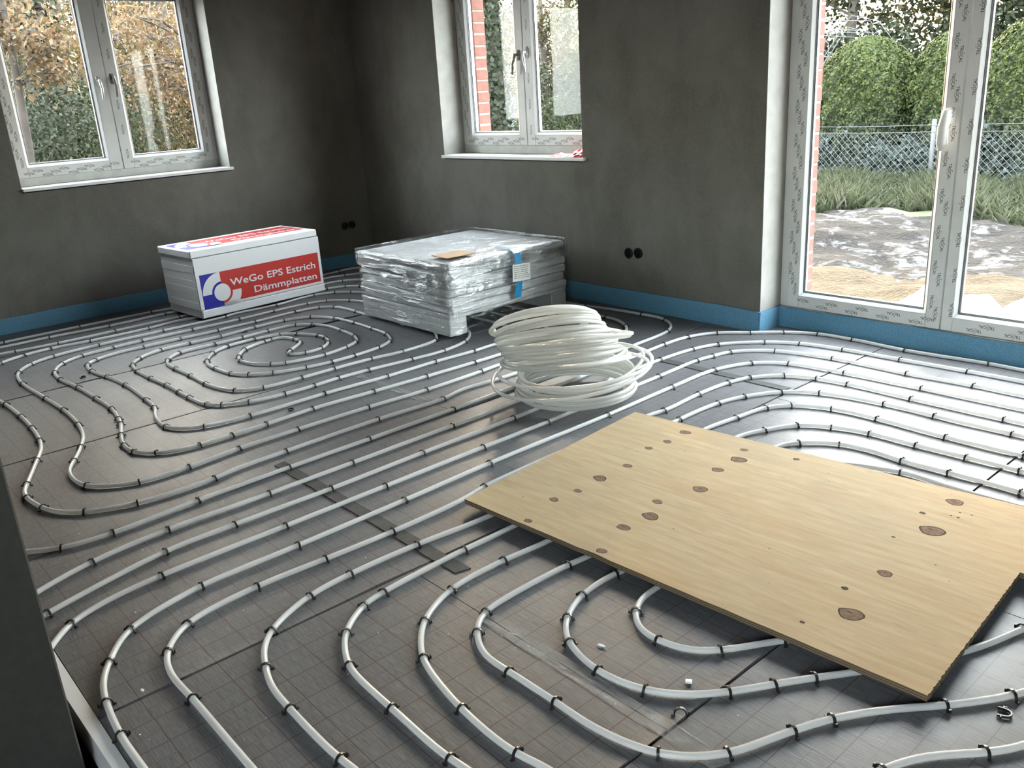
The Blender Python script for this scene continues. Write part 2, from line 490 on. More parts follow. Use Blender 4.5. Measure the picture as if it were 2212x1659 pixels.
# thin linings on the reveals, paler than the wall plaster
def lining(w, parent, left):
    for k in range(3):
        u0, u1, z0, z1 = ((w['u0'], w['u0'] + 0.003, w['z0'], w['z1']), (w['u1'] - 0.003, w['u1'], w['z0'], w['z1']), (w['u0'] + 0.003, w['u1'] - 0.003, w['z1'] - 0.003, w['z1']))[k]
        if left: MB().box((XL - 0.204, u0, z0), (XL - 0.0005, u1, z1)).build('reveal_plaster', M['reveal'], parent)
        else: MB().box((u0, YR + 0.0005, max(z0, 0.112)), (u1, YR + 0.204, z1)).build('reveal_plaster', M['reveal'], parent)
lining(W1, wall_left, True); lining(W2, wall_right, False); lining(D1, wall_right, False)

# ------------------------------------------------------------------ floor: slab, insulation, film panels
tag(MB().box((XL, YS, -0.33), (XE, YR + T, -0.13)).build('floor_slab', M['slab']), kind='structure')
floor = MB()
floor.box((XL + 0.01, 0.31, -0.128), (XE, YR - 0.009, -0.012))
floor.box((XL + 0.01, -0.3, -0.128), (-2.42, 0.31, -0.012))
floor.box((D1['u0'] + 0.01, YR - 0.009, -0.058), (D1['u1'] - 0.01, YR + 0.19, -0.012))
floor = tag(floor.build('floor', M['underlay']), kind='structure')
# white edge of the insulation at the step down to the hall
tag(MB().add([(-2.41, 0.268, -0.072), (-0.6, 0.300, -0.072), (-0.6, 0.318, -0.072), (-2.41, 0.312, -0.072),
              (-2.41, 0.275, 0.001), (-0.6, 0.304, 0.001), (-0.6, 0.318, 0.001), (-2.41, 0.312, 0.001)],
             [(0, 3, 2, 1), (4, 5, 6, 7), (0, 1, 5, 4), (1, 2, 6, 5), (2, 3, 7, 6), (3, 0, 4, 7)]).build('trim_1', M['pvc']), kind='structure')

def film_panel(x0, x1, y0, y1, lip=True, seed=0):
    """2 m x 1 m laminated sheet: gentle waves, its right long edge lapped a little over the neighbour"""
    nx = max(2, int((x1 - x0) / 0.05)); ny = max(2, int((y1 - y0) / 0.05))
    xs = np.concatenate([np.linspace(0, x1 - x0 - 0.03, nx), [x1 - x0 - 0.022, x1 - x0 - 0.013, x1 - x0 - 0.0065]])
    ys = np.linspace(0.0015, y1 - y0 - 0.0015, ny + 1)
    vs_ = []; fs_ = []
    nX = len(xs)
    for yy in ys:
        amp = max(0.0, noise.noise(Vector((x1 * 3.1, (y0 + yy) * 2.3, 4.0 + seed)))) * 0.013 + 0.002
        for i, xx in enumerate(xs):
            z = 0.0 + 0.0012 * noise.noise(Vector(((x0 + xx) * 5, (y0 + yy) * 5, seed)))
            if lip and i >= nX - 3: z += amp * (0.35, 0.7, 1.0)[i - nX + 3]
            vs_.append((xx, yy, z - 0.0012))
    for j in range(len(ys) - 1):
        for i in range(nX - 1):
            a = j * nX + i
            fs_.append((a, a + 1, a + 1 + nX, a + nX))
    # skirt so that the sheet has an edge
    nV = len(vs_)
    border = [i for i in range(nX)] + [j * nX + nX - 1 for j in range(1, len(ys))] + [(len(ys) - 1) * nX + i for i in range(nX - 2, -1, -1)] + [j * nX for j in range(len(ys) - 2, 0, -1)]
    n = len(border)
    for b in border: vs_.append(vs_[b])
    for b in border: vs_.append((vs_[b][0], vs_[b][1], vs_[b][2] - 0.010))
    for k in range(n):
        fs_.append((nV + (k + 1) % n, nV + k, nV + n + k, nV + n + (k + 1) % n))
    me = bpy.data.meshes.new('film_panel')
    me.from_pydata(vs_, [], fs_); me.polygons.foreach_set('use_smooth', [True] * len(fs_)); me.update()
    o = link('film_panel', me, M['film'], floor)
    o.location = (x0 - 0.0026, y0, 0)
    return o

YE = YR - 0.010
joints = {-7: [2.0], -6: [0.6, 2.6], -5: [1.4, 3.4], -4: [0.19, 2.19], -3: [1.345, 3.372], -2: [1.243, 3.243], -1: [2.21], 0: [1.2, 3.2], 1: [2.0], 2: [1.5, 3.5]}
for k, js in joints.items():
    x0 = max(k, XL + 0.012); x1 = min(k + 1, XE - 0.01)
    south = -0.28 if k <= -4 else 0.314
    cuts = [south] + [j for j in js if j > south + 0.05] + [YE]
    for a, b in zip(cuts[:-1], cuts[1:]):
        film_panel(x0, x1, a, b, seed=k)
film_panel(-3.0, -2.43, -0.28, 0.314, lip=False, seed=31)
film_panel(D1['u0'] + 0.012, -2.0, YE, YR + 0.185, lip=False, seed=32)
film_panel(-2.0, -1.0, YE, YR + 0.185, lip=True, seed=33)
film_panel(-1.0, D1['u1'] - 0.012, YE, YR + 0.185, lip=False, seed=34)

# ------------------------------------------------------------------ blue edge strip along the walls
def strip(mb, path, zt, th=0.008):
    """foam band standing on the floor against the wall, top edge slightly wavy; path runs with the wall on its left"""
    pts = []
    for (x0, y0), (x1, y1) in zip(path[:-1], path[1:]):
        n = max(2, int(math.hypot(x1 - x0, y1 - y0) / 0.06))
        for i in range(n): pts.append((x0 + (x1 - x0) * i / n, y0 + (y1 - y0) * i / n))
    pts.append(path[-1])
    vs_ = []; fs_ = []
    for i, (x, y) in enumerate(pts):
        a = pts[max(i - 1, 0)]; b = pts[min(i + 1, len(pts) - 1)]
        dx, dy = b[0] - a[0], b[1] - a[1]; l = math.hypot(dx, dy)
        nx, ny = dy / l, -dx / l          # towards the room
        zz = zt + 0.007 * noise.noise(Vector((x * 3, y * 3, 2)))
        of = 0.003 * (1 + noise.noise(Vector((x * 4, y * 4, 9))))
        for q, z in ((0.0, -0.01), (0.0, zz), (th + of, zz), (th, -0.01)):
            vs_.append((x + nx * q, y + ny * q, z))
    for i in range(len(pts) - 1):
        for k in range(4):
            a = i * 4 + k; b = i * 4 + (k + 1) % 4
            fs_.append((a, b, b + 4, a + 4))
    e = (len(pts) - 1) * 4
    fs_ += [(3, 2, 1, 0), (e, e + 1, e + 2, e + 3)]
    mb.add(vs_, fs_)
s = MB(); strip(s, [(XL + 0.0005, -0.2), (XL + 0.0005, YR - 0.012)], 0.108)
tag(s.build('baseboard_left', M['foam']), kind='structure')
s = MB()
strip(s, [(XL + 0.012, YR - 0.0005), (D1['u0'] + 0.0, YR - 0.0005)], 0.118)
strip(s, [(D1['u0'] + 0.0005, YR - 0.008), (D1['u0'] + 0.0005, YR + 0.188)], 0.116)
strip(s, [(D1['u0'] + 0.01, YR + 0.188), (D1['u1'] - 0.01, YR + 0.188)], 0.114)
strip(s, [(D1['u1'] - 0.0005, YR + 0.185), (D1['u1'] - 0.0005, YR - 0.008)], 0.116)
strip(s, [(D1['u1'], YR - 0.0005), (XE - 0.01, YR - 0.0005)], 0.118)
tag(s.build('baseboard_right', M['foam']), kind='structure')

# ------------------------------------------------------------------ lettering
def text_mesh(txt, size=1.0, offset=0.0):
    cu = bpy.data.curves.new('t', 'FONT'); cu.body = txt; cu.size = size; cu.offset = offset
    cu.resolution_u = 3
    o = bpy.data.objects.new('t', cu); col.objects.link(o)
    dg = bpy.context.evaluated_depsgraph_get(); dg.update()
    me = bpy.data.meshes.new_from_object(o.evaluated_get(dg))
    vs_ = [tuple(v.co) for v in me.vertices]; fs_ = [tuple(p.vertices) for p in me.polygons]
    bpy.data.objects.remove(o); bpy.data.curves.remove(cu); bpy.data.meshes.remove(me)
    xs = [v[0] for v in vs_]; ys = [v[1] for v in vs_]
    return vs_, fs_, (min(xs), max(xs), min(ys), max(ys))

def fit_text(txt, width, height, offset=0.0):
    v, f, (x0, x1, y0, y1) = text_mesh(txt, 1.0, offset)
    return [((a - x0) / (x1 - x0) * width, (b - y0) / (y1 - y0) * height) for a, b, _ in v], f

_tv, _tf = fit_text('TROCAL', 0.074, 0.0150, 0.014)
# the small mark over the word and the arc under it
_n = len(_tv); _tv += [(0.030, 0.0185), (0.036, 0.0185), (0.0375, 0.0215), (0.0325, 0.0215)]; _tf = list(_tf) + [(_n, _n + 1, _n + 2, _n + 3)]
for k in range(6):
    a0 = math.pi * (1.18 + 0.64 * k / 6); a1 = math.pi * (1.18 + 0.64 * (k + 1) / 6)
    _n = len(_tv)
    for a, r in ((a0, 0.026), (a1, 0.026), (a1, 0.0248), (a0, 0.0248)):
        _tv.append((0.037 + r * math.cos(a), 0.0195 + r * math.sin(a)))
    _tf.append((_n, _n + 1, _n + 2, _n + 3))

def prints(mb, origin, du, dv, length, rows, first=0.03, period=0.174, step=0.058, clip=None):
    """rows of the word on a frame member; du = reading direction, dv = up of the letters (2D in the window plane)"""
    for k, off in enumerate(rows):
        p = first + (k % 3) * step
        while p + 0.074 < length:
            o = (origin[0] + du[0] * p + dv[0] * off, origin[1] + du[1] * p + dv[1] * off)
            mb.add([(o[0] + du[0] * a + dv[0] * b, 0.0, o[1] + du[1] * a + dv[1] * b) for a, b in _tv], _tf)
            p += period

# ------------------------------------------------------------------ window and door units
def ring(mb, x0, x1, z0, z1, wl, wr, wb, wt, y0, y1, c=0.003):
    """four mitre-free members around a rectangle (local x = width, y = outwards)"""
    mb.cbox((x0, y0, z0), (x0 + wl, y1, z1), c); mb.cbox((x1 - wr, y0, z0), (x1, y1, z1), c)
    mb.cbox((x0 + wl, y0, z0), (x1 - wr, y1, z0 + wb), c); mb.cbox((x0 + wl, y0, z1 - wt), (x1 - wr, y1, z1), c)

def bevel_ring(mb, x0, x1, z0, z1, w, ya, yb):
    """sloping glazing bead: outer edge at depth ya, inner edge at depth yb"""
    o = [(x0, z0), (x1, z0), (x1, z1), (x0, z1)]; i = [(x0 + w, z0 + w), (x1 - w, z0 + w), (x1 - w, z1 - w), (x0 + w, z1 - w)]
    vs_ = [(x, ya, z) for x, z in o] + [(x, yb, z) for x, z in i] + [(x, yb + 0.008, z) for x, z in o] + [(x, yb + 0.008, z) for x, z in i]
    fs_ = []
    for k in range(4):
        n = (k + 1) % 4
        fs_ += [(k, n, n + 4, k + 4), (k + 4, n + 4, n + 12, k + 12), (n, k, k + 8, n + 8), (k + 8, k + 12, n + 12, n + 8)]
    mb.add(vs_, fs_)

def handle(parent, x, z, mat, side=1, big=False, swing=0.0):
    h = MB()
    h.cbox((x - 0.014, 0.181, z - 0.035), (x + 0.014, 0.1905, z + 0.035), 0.004)
    h.tube([(x, 0.186, z + 0.004), (x, 0.150, z + 0.004)], 0.009, 10)
    pts = [(x, 0.150, z + 0.012), (x, 0.148, z - 0.01), (x + 0.006 * side + swing * 0.05, 0.145, z - 0.05), (x + 0.002 * side + swing * 0.11, 0.147, z - 0.11), (x + swing * 0.13, 0.150, z - 0.128)]
    h.tube(pts, [0.009, 0.010, 0.0095, 0.0085, 0.006], 10)
    o = h.build('handle', mat, parent, True)
    if big:   # still wrapped in bubble film
        b = MB(); b.tube([(x, 0.178, z + 0.03), (x - 0.01, 0.14, z + 0.02), (x - 0.018, 0.135, z - 0.05), (x - 0.022, 0.138, z - 0.12), (x - 0.03, 0.15, z - 0.15)], [0.012, 0.02, 0.024, 0.022, 0.010], 9)
        link('handle_wrap', b.mesh('handle_wrap', True), M['pvc_film'], o)
    return o

def unit(name, loc, rz, o, zs0, sashes, base_h, ft=0.040, sill=None, door=False):
    """o: opening width/height in local coords (x from 0), sashes: list of (x0, x1, bead left, bead right); zs0: bottom of the sashes"""
    root = empty(name, loc, rz); tag(root, kind='structure')
    w, h = o
    fr = MB(); zf = base_h
    ring(fr, 0.0, w, zf, h, 0.07, 0.07, 0.05, 0.07, 0.205, 0.285)
    fr.build('frame', M['pvc_film'], root)
    if base_h > 0.02:
        MB().cbox((0.0, 0.203, 0.0), (w, 0.275, base_h - 0.001), 0.002).build('base_profile', M['pvc_base'], root)
    zt = h - 0.035
    for k, (x0, x1, b0, b1) in enumerate(sashes):
        zb = zs0 + 0.071
        sa = MB(); ring(sa, x0, x1, zs0, zt, b0 - x0, x1 - b1, 0.071, 0.072, 0.190, 0.262)
        sash = sa.build('sash', M['pvc_film'], root)
        bd = MB(); bevel_ring(bd, b0, b1, zb, zt - 0.072, 0.017, 0.1895, 0.203)
        bd.build('glazing_bead', M['pvc'], sash)
        g = MB(); ring(g, b0 + 0.017, b1 - 0.017, zb + 0.017, zt - 0.089, 0.003, 0.003, 0.003, 0.003, 0.2035, 0.209, 0.0005)
        g.build('gasket', M['gasket'], sash)
        sp = MB(); ring(sp, b0 + 0.016, b1 - 0.016, zb + 0.016, zt - 0.088, 0.011, 0.011, 0.011, 0.011, 0.2115, 0.2285, 0.001)
        sp.build('spacer', M['spacer'], sash)
        gl = MB()
        gl.box((b0 + 0.012, 0.230, zb + 0.012), (b1 - 0.012, 0.234, zt - 0.084))
        gl.build('pane', M['glass'], sash)
        # printed protective film on the members
        pr = MB()
        L = x1 - x0
        prints(pr, (x1 - 0.004, zs0 + 0.020), (-1, 0), (0, -1), L - 0.01, (-0.032, -0.016, 0.0) if not door else (-0.032, -0.008), first=0.02 + 0.03 * k)
        H = zt - zs0
        prints(pr, (x0 + 0.020, zs0 + 0.03), (0, 1), (-1, 0), H - 0.05, (-0.034, -0.016, 0.0) if (k == 0) else (-0.030,), first=0.04)
        if k == 1 or door:
            prints(pr, (x1 - 0.020, zt - 0.03), (0, -1), (1, 0), H - 0.05, (-0.030, -0.014) if not door else (-0.036, -0.012), first=0.05)
        pr.v = [(a, 0.1893, c) for a, b, c in pr.v]
        pr.build('film_print', M['print'], sash)
    if sill:
        s0, s1, th, proj = sill
        MB().cbox((s0, -proj, -th), (s1, 0.206, 0.0), 0.003).build('window_sill', M['sill'], root)
    return root

ux = lambda y: y - W1['u0']
win1 = unit('window_1', (XL, W1['u0'], W1['z0']), R(90), (W1['u1'] - W1['u0'], W1['z1'] - W1['z0']), 1.006 - 0.951,
            [(ux(1.445), ux(2.163), ux(1.518), ux(2.072)), (ux(2.168), ux(2.868), ux(2.245), ux(2.795))], 0.056, sill=(0.004, ux(2.925), 0.022, 0.022))
handle(win1, ux(2.105), 1.625 - 0.951, M['chrome'])
handle(win1, ux(2.205), 1.640 - 0.951, M['grey_handle'])
ux2 = lambda x: x - W2['u0']
win2 = unit('window_2', (W2['u0'], YR, W2['z0']), 0, (W2['u1'] - W2['u0'], W2['z1'] - W2['z0']), 1.004 - 0.945,
            [(ux2(-5.470), ux2(-4.763), ux2(-5.388), ux2(-4.840)), (ux2(-4.758), ux2(-4.062), ux2(-4.675), ux2(-4.135))], 0.059, sill=(-0.014, ux2(-3.998), 0.022, 0.022))
handle(win2, ux2(-4.805), 1.615 - 0.945, M['grey_handle'], -1, swing=-0.25)
handle(win2, ux2(-4.715), 1.625 - 0.945, M['chrome'], 1, swing=0.1)
w_ = W3['u1'] - W3['u0']
unit('window_3', (W3['u1'], YS, W3['z0']), R(180), (w_, W3['z1'] - W3['z0']), 0.056, [(0.035, w_ / 2 - 0.003, 0.11, w_ / 2 - 0.075), (w_ / 2 + 0.003, w_ - 0.035, w_ / 2 + 0.075, w_ - 0.11)], 0.056, sill=(0.004, w_ - 0.004, 0.022, 0.022))
ud = lambda x: x - D1['u0']
door1 = unit('door_1', (D1['u0'], YR, 0.115), 0, (D1['u1'] - D1['u0'], D1['z1'] - 0.115), 0.004,
             [(ud(-2.622), ud(-1.766), ud(-2.550), ud(-1.838)), (ud(-1.760), ud(-0.93), ud(-1.706), ud(-1.000))], 0.0, door=True)
handle(door1, ud(-1.800), 1.145 - 0.115, M['pvc'], -1, big=True)
for nm, dd in (('trim_2', D1),):
    tag(MB().cbox((dd['u0'] - 0.005, YR + 0.19, -0.058), (dd['u1'] + 0.005, YR + 0.30, 0.1145), 0.002).build(nm, M['pvc_base']), kind='structure')

# ------------------------------------------------------------------ brick skin outside, one brick after the other beside the openings
skin = MB()
YB = YR + T + 0.005
for x0, x1, z0, z1 in ((XL - T, W2['u0'] + 0.10 - 0.24, -0.35, 2.9), (W2['u1'] - 0.10 + 0.24, D1['u0'] + 0.07 - 0.24, -0.35, 2.9), (D1['u1'] - 0.07 + 0.24, XE + 0.3, -0.35, 2.9),
                       (W2['u0'] - 0.14, W2['u1'] + 0.14, -0.35, 0.90), (W2['u0'] - 0.14, W2['u1'] + 0.14, 2.28, 2.9), (D1['u0'] - 0.17, D1['u1'] + 0.17, 2.30, 2.9)):
    skin.box((x0, YB + 0.006, z0), (x1, YB + 0.109, z1))
skin = skin.build('brick_skin', M['mortar'], wall_right)
def brick_mesh(l):
    b = MB(); b.cbox((0, 0, 0), (l, 0.115, 0.071), 0.003)
    me = b.mesh('brick'); me.materials.append(M['brick']); return me
long_b, half_b = brick_mesh(0.240), brick_mesh(0.115)
def jamb(xe, sgn, z0, z1):
    core = MB(); core.box((xe, YB + 0.004, z0), (xe - sgn * 0.245, YB + 0.111, z1)); core.build('mortar_bed', M['mortar'], wall_right)
    z = z0; k = 0
    while z < z1:
        for l, me, off in ((0.240, long_b, 0.0),) if k % 2 else ((0.115, half_b, 0.0), (0.115, half_b, 0.125)):
            o = bpy.data.objects.new('brick', me); col.objects.link(o); o.parent = wall_right
            x = xe - off if sgn > 0 else xe + off + l
            o.location = (x - l + (0.002 if sgn > 0 else -0.002) + rnd.uniform(-0.002, 0.002), YB + rnd.uniform(-0.002, 0.002), z + 0.006)
        z += 0.0825; k += 1
jamb(W2['u0'] + 0.084, 1, 0.895, 2.28)
jamb(D1['u0'] + 0.070, 1, -0.345, 2.30)
MB().cbox((0.01, 0.286, -0.028), (W2['u1'] - W2['u0'] - 0.01, T + 0.16, 0.010), 0.003).build('outer_sill', M['pvc'], win2)
MB().cbox((0.01, 0.286, -0.028), (W1['u1'] - W1['u0'] - 0.01, T + 0.16, 0.010), 0.003).build('outer_sill', M['pvc'], win1)

PIPES = {
 'wall_loop': '-6.4,0.2 -6.4,0.6 c-6.399,1.026 -6.405,1.165 c-6.415,1.508 c-6.409,2.008 -6.397,2.17 -6.494,3.497 c-6.512,3.63 -6.536,3.748 -6.47,3.88 -6.33,3.98 -6.1,4 -5.4,3.99 -4.6,3.97 -4.085,3.961 c-3.89,3.972 -3.65,4.003 c-3.452,4.012 -3.316,4.014 c-3.237,3.985 -3.142,3.914 c-3.076,3.798 c-3.043,3.45 -3.04,3.1 c-3.037,2.57 c-3.024,2.198 c-3.016,1.732 c-3.01,1.341 -3.002,1.102 c-2.999,0.962 c-2.977,0.662 c-2.997,0.495 -3.066,0.395 -3.15,0.3 -3.3,0.12',
 'spiral': '-6.27,0.2 -6.27,0.6 -6.263,0.977 c-6.269,1.266 c-6.241,1.649 c-6.255,2.054 -6.254,2.158 -6.348,3.417 c-6.312,3.574 -6.27,3.69 -6.16,3.79 -5.95,3.83 -5.2,3.84 -4.4,3.84 -3.638,3.833 c-3.586,3.832 -3.483,3.818 c-3.345,3.744 -3.267,3.651 -3.215,3.45 -3.195,3.1 c-3.195,2.614 -3.21,2.393 c-3.175,2.243 c-3.189,1.892 c-3.176,1.415 -3.163,1.173 c-3.144,1.099 c-3.156,0.803 c-3.231,0.637 -3.308,0.565 c-3.394,0.532 c-3.549,0.511 -3.612,0.517 c-3.691,0.546 c-3.932,0.64 -4.053,0.685 c-4.177,0.711 c-4.396,0.73 c-4.63,0.735 c-4.91,0.726 -4.996,0.717 -5.25,0.69 -5.5,0.67 -5.7,0.72 c-5.835,0.892 c-5.912,1.039 c-5.937,1.194 c-5.915,1.436 c-5.917,1.806 -5.952,1.994 -5.925,2.15 c-5.961,3.214 c-5.918,3.34 c-5.811,3.415 -5.6,3.47 -5,3.48 -4.2,3.48 -3.78,3.46 -3.6,3.36 -3.53,3.15 -3.512,2.841 c-3.513,2.716 c-3.524,2.393 c-3.54,2.093 c-3.558,1.764 c-3.544,1.514 c-3.539,1.343 c-3.539,1.197 -3.554,1.097 c-3.6,1.029 c-3.685,0.968 c-3.81,0.962 c-3.948,0.995 c-4.103,1.044 c-4.198,1.063 c-4.376,1.086 c-4.615,1.084 c-4.896,1.076 c-5.149,1.051 c-5.331,1.067 c-5.483,1.145 c-5.577,1.289 c-5.603,1.472 c-5.615,1.66 c-5.609,1.99 c-5.607,2.317 c-5.625,2.582 c-5.625,2.842 c-5.583,2.987 c-5.439,3.099 -5.347,3.131 -5,3.16 -4.4,3.17 -4.15,3.14 -3.987,3.059 c-3.88,2.935 c-3.828,2.743 c-3.838,2.534 c-3.869,2.271 c-3.878,2.089 c-3.869,1.928 c-3.872,1.776 c-3.901,1.598 -3.951,1.525 c-3.976,1.479 c-4.045,1.433 c-4.218,1.419 c-4.351,1.419 c-4.527,1.42 c-4.733,1.406 c-4.938,1.402 c-5.093,1.428 c-5.204,1.506 c-5.28,1.66 c-5.281,1.85 c-5.274,2.044 c-5.302,2.285 c-5.303,2.505 c-5.233,2.669 c-5.064,2.751 c-4.834,2.768 c-4.604,2.757 c-4.401,2.738 c-4.264,2.664 c-4.199,2.539 c-4.172,2.361 c-4.171,2.209 c-4.196,2.061 c-4.258,1.897 c-4.345,1.792 c-4.446,1.736 c-4.597,1.723 -4.719,1.723 c-4.793,1.751 c-4.935,1.846 c-5.002,1.964 c-5.018,2.144 c-4.989,2.306 c-4.901,2.387 c-4.757,2.453 c-4.644,2.451 c-4.553,2.411 c-4.472,2.323 c-4.46,2.205 -4.489,2.153 c-4.513,2.126 c-4.58,2.167 -4.632,2.233 c-4.72,2.315 c-4.791,2.316 -4.871,2.306 -4.925,2.269 c-4.912,2.207 c-4.91,2.173 -4.882,2.076 c-4.838,2.001 c-4.721,1.912 c-4.629,1.883 -4.496,1.908 c-4.424,1.964 c-4.372,2.034 c-4.331,2.254 c-4.366,2.419 c-4.425,2.528 c-4.538,2.588 c-4.728,2.609 -4.938,2.61 c-5.03,2.572 c-5.128,2.49 c-5.138,2.309 c-5.122,2.116 c-5.121,1.938 c-5.114,1.709 c-5.018,1.606 -4.919,1.569 c-4.794,1.569 c-4.586,1.574 c-4.372,1.569 -4.228,1.588 c-4.135,1.627 c-4.059,1.74 c-4.046,1.955 c-4.044,2.153 c-4.037,2.395 c-4.012,2.578 c-4.045,2.843 -4.125,2.909 -4.25,2.97 -4.6,2.98 -4.85,2.95 -4.99,2.937 c-5.091,2.944 c-5.351,2.925 c-5.442,2.842 c-5.467,2.669 c-5.445,2.366 -5.446,2.192 c-5.439,2.089 c-5.444,1.851 c-5.452,1.609 -5.448,1.455 c-5.403,1.318 c-5.333,1.247 c-5.168,1.222 c-4.963,1.25 c-4.717,1.268 c-4.383,1.256 c-4.207,1.24 -4.086,1.197 -3.989,1.179 c-3.887,1.177 -3.799,1.223 c-3.748,1.303 c-3.712,1.508 c-3.711,1.913 c-3.693,2.266 c-3.697,2.581 c-3.683,2.843 -3.69,2.973 -3.7,3.15 -3.8,3.28 -4,3.32 -4.8,3.33 -5.4,3.34 -5.607,3.299 c-5.679,3.264 c-5.79,3.177 c-5.847,3.019 c-5.789,2.686 -5.797,2.349 c-5.773,2.298 c-5.758,1.845 c-5.754,1.43 c-5.721,1.163 c-5.647,1.017 c-5.506,0.916 -5.402,0.89 c-5.235,0.879 c-4.834,0.9 c-4.562,0.912 c-4.264,0.9 -4.068,0.866 c-3.944,0.821 c-3.8,0.755 -3.721,0.713 -3.638,0.695 -3.555,0.694 c-3.484,0.707 -3.412,0.763 c-3.346,0.871 c-3.338,1.065 c-3.363,1.302 c-3.367,1.582 c-3.363,1.945 c-3.348,2.277 c-3.362,2.641 -3.374,2.788 -3.37,3.2 -3.4,3.5 -3.52,3.62 -3.8,3.66 -4.6,3.66 -5.6,3.66 -5.9,3.63 -6.043,3.551 c-6.123,3.449 -6.146,3.307 -6.067,2.149 c-6.065,2.085 c-6.052,1.633 c-6.042,1.267 c-6.068,1.019 -6.08,0.939 -6.1,0.6 -6.1,0.2',
 'r1': '-2.62,0.12 -2.748,0.359 c-2.814,0.535 c-2.85,0.795 -2.847,1.032 c-2.846,1.187 c-2.852,1.553 c-2.861,2.052 -2.858,2.116 -2.868,2.284 -2.906,3.35 c-2.921,3.571 c-2.909,3.778 c-2.835,3.932 c-2.692,4.045 c-2.549,4.163 c-2.382,4.242 c-2.179,4.251 c-1.882,4.226 c-1.486,4.247 -1.335,4.239 -0.135,4.239',
 'r2': '-2.5,0.12 c-2.591,0.344 c-2.698,0.734 c-2.706,0.974 c-2.703,1.36 c-2.716,1.797 c-2.721,2.297 c-2.76,3.356 c-2.742,3.607 c-2.69,3.757 c-2.522,3.937 c-2.36,4.025 c-2.14,4.058 c-1.839,4.066 c-1.521,4.078 -1.278,4.078 -0.078,4.078',
 'r3': '-2.3,0.24 -2.407,0.315 c-2.486,0.389 -2.532,0.508 c-2.552,0.665 c-2.559,1.102 c-2.564,1.517 c-2.57,2.002 c-2.571,2.366 c-2.593,3.143 c-2.604,3.458 c-2.585,3.567 c-2.557,3.683 c-2.393,3.831 c-2.098,3.892 c-1.712,3.884 c-1.42,3.898 -1.213,3.894 -0.013,3.894',
 'r4': '-1.043,0.344 -1.743,0.334 c-1.883,0.332 c-2.033,0.345 -2.124,0.363 c-2.202,0.401 c-2.325,0.499 c-2.398,0.738 -2.401,0.834 c-2.401,1.067 c-2.411,1.491 c-2.427,1.91 c-2.428,2.58 c-2.444,3.055 c-2.443,3.383 c-2.366,3.582 c-2.219,3.689 c-1.934,3.72 c-1.576,3.726 -1.153,3.724 0.047,3.724',
 'r5': '-0.868,0.519 -1.568,0.509 c-1.887,0.507 -2.031,0.504 -2.095,0.516 c-2.142,0.536 c-2.228,0.623 c-2.264,0.849 c-2.254,1.083 c-2.245,1.334 -2.256,1.641 c-2.279,1.755 -2.286,2.722 c-2.273,2.787 c-2.288,3.047 c-2.279,3.258 c-2.245,3.384 c-2.141,3.513 c-2,3.568 c-1.847,3.584 c-1.553,3.575 c-1.166,3.567 -1.098,3.568 0.102,3.568',
 'r6': '-0.708,0.679 -1.408,0.669 c-1.457,0.662 c-1.691,0.662 -1.806,0.67 c-1.885,0.696 -1.955,0.725 c-2.023,0.784 c-2.096,0.935 c-2.115,1.096 c-2.111,1.338 -2.088,1.63 c-2.157,2.744 c-2.15,3.008 c-2.114,3.143 c-2.014,3.311 c-1.89,3.398 c-1.604,3.443 c-1.397,3.437 c-1.088,3.433 -1.051,3.435 0.149,3.435',
 'r7': '-0.533,0.853 -1.233,0.843 c-1.283,0.835 c-1.509,0.837 c-1.721,0.848 -1.795,0.879 c-1.858,0.919 c-1.937,1.027 c-1.953,1.108 c-1.971,1.426 -1.969,1.53 -2.007,2.744 c-1.987,2.91 c-1.959,3.096 c-1.887,3.189 c-1.738,3.256 c-1.552,3.264 c-1.268,3.247 c-0.988,3.245 0.212,3.245',
 'r8': '-0.411,0.976 -1.111,0.966 c-1.188,0.948 c-1.393,0.954 c-1.607,0.999 -1.664,1.032 c-1.747,1.104 c-1.818,1.252 c-1.828,1.466 -1.814,1.641 -1.857,2.771 c-1.824,2.86 c-1.749,3.003 c-1.636,3.067 c-1.497,3.1 c-1.32,3.1 c-1.124,3.107 c-0.95,3.108 0.264,3.11',
 'r9': '-0.4,2.5 -0.44,2.1 -0.507,1.897 c-0.523,1.864 c-0.609,1.735 -0.69,1.636 c-0.765,1.521 c-0.809,1.419 c-0.863,1.274 -0.887,1.239 -0.917,1.205 c-0.967,1.167 -1.024,1.145 -1.134,1.125 c-1.249,1.125 c-1.414,1.122 -1.509,1.122 c-1.598,1.169 -1.637,1.208 c-1.658,1.253 c-1.664,1.578 -1.653,1.663 -1.685,2.788 c-1.644,2.846 c-1.536,2.927 -1.398,2.945 c-1.291,2.931 c-1.113,2.937 -0.992,2.939 c-0.884,2.936 0.326,2.936',
 'r10': '-0.5,2.55 -0.55,2.32 c-0.598,2.145 -0.66,1.959 -0.8,1.716 c-0.867,1.618 c-0.923,1.529 c-0.979,1.439 -1.039,1.364 c-1.125,1.304 c-1.258,1.278 c-1.394,1.312 -1.433,1.34 c-1.475,1.39 c-1.518,1.493 c-1.527,1.64 -1.519,1.669 -1.53,1.9 -1.52,2.3 -1.5,2.6 -1.44,2.76 -1.345,2.803 c-1.243,2.836 -1.16,2.838 -1.089,2.826 -0.7,2.83 -0.3,2.82',
 'r11': '-0.95,2.5 -0.8,2.38 -0.78,2.1 -0.84,1.9 c-0.998,1.696 c-1.085,1.558 -1.143,1.499 c-1.222,1.477 -1.273,1.475 -1.328,1.502 c-1.356,1.535 -1.386,1.597 -1.389,1.675 -1.4,2.1 -1.39,2.5 -1.3,2.66 -1,2.69 -0.5,2.69',
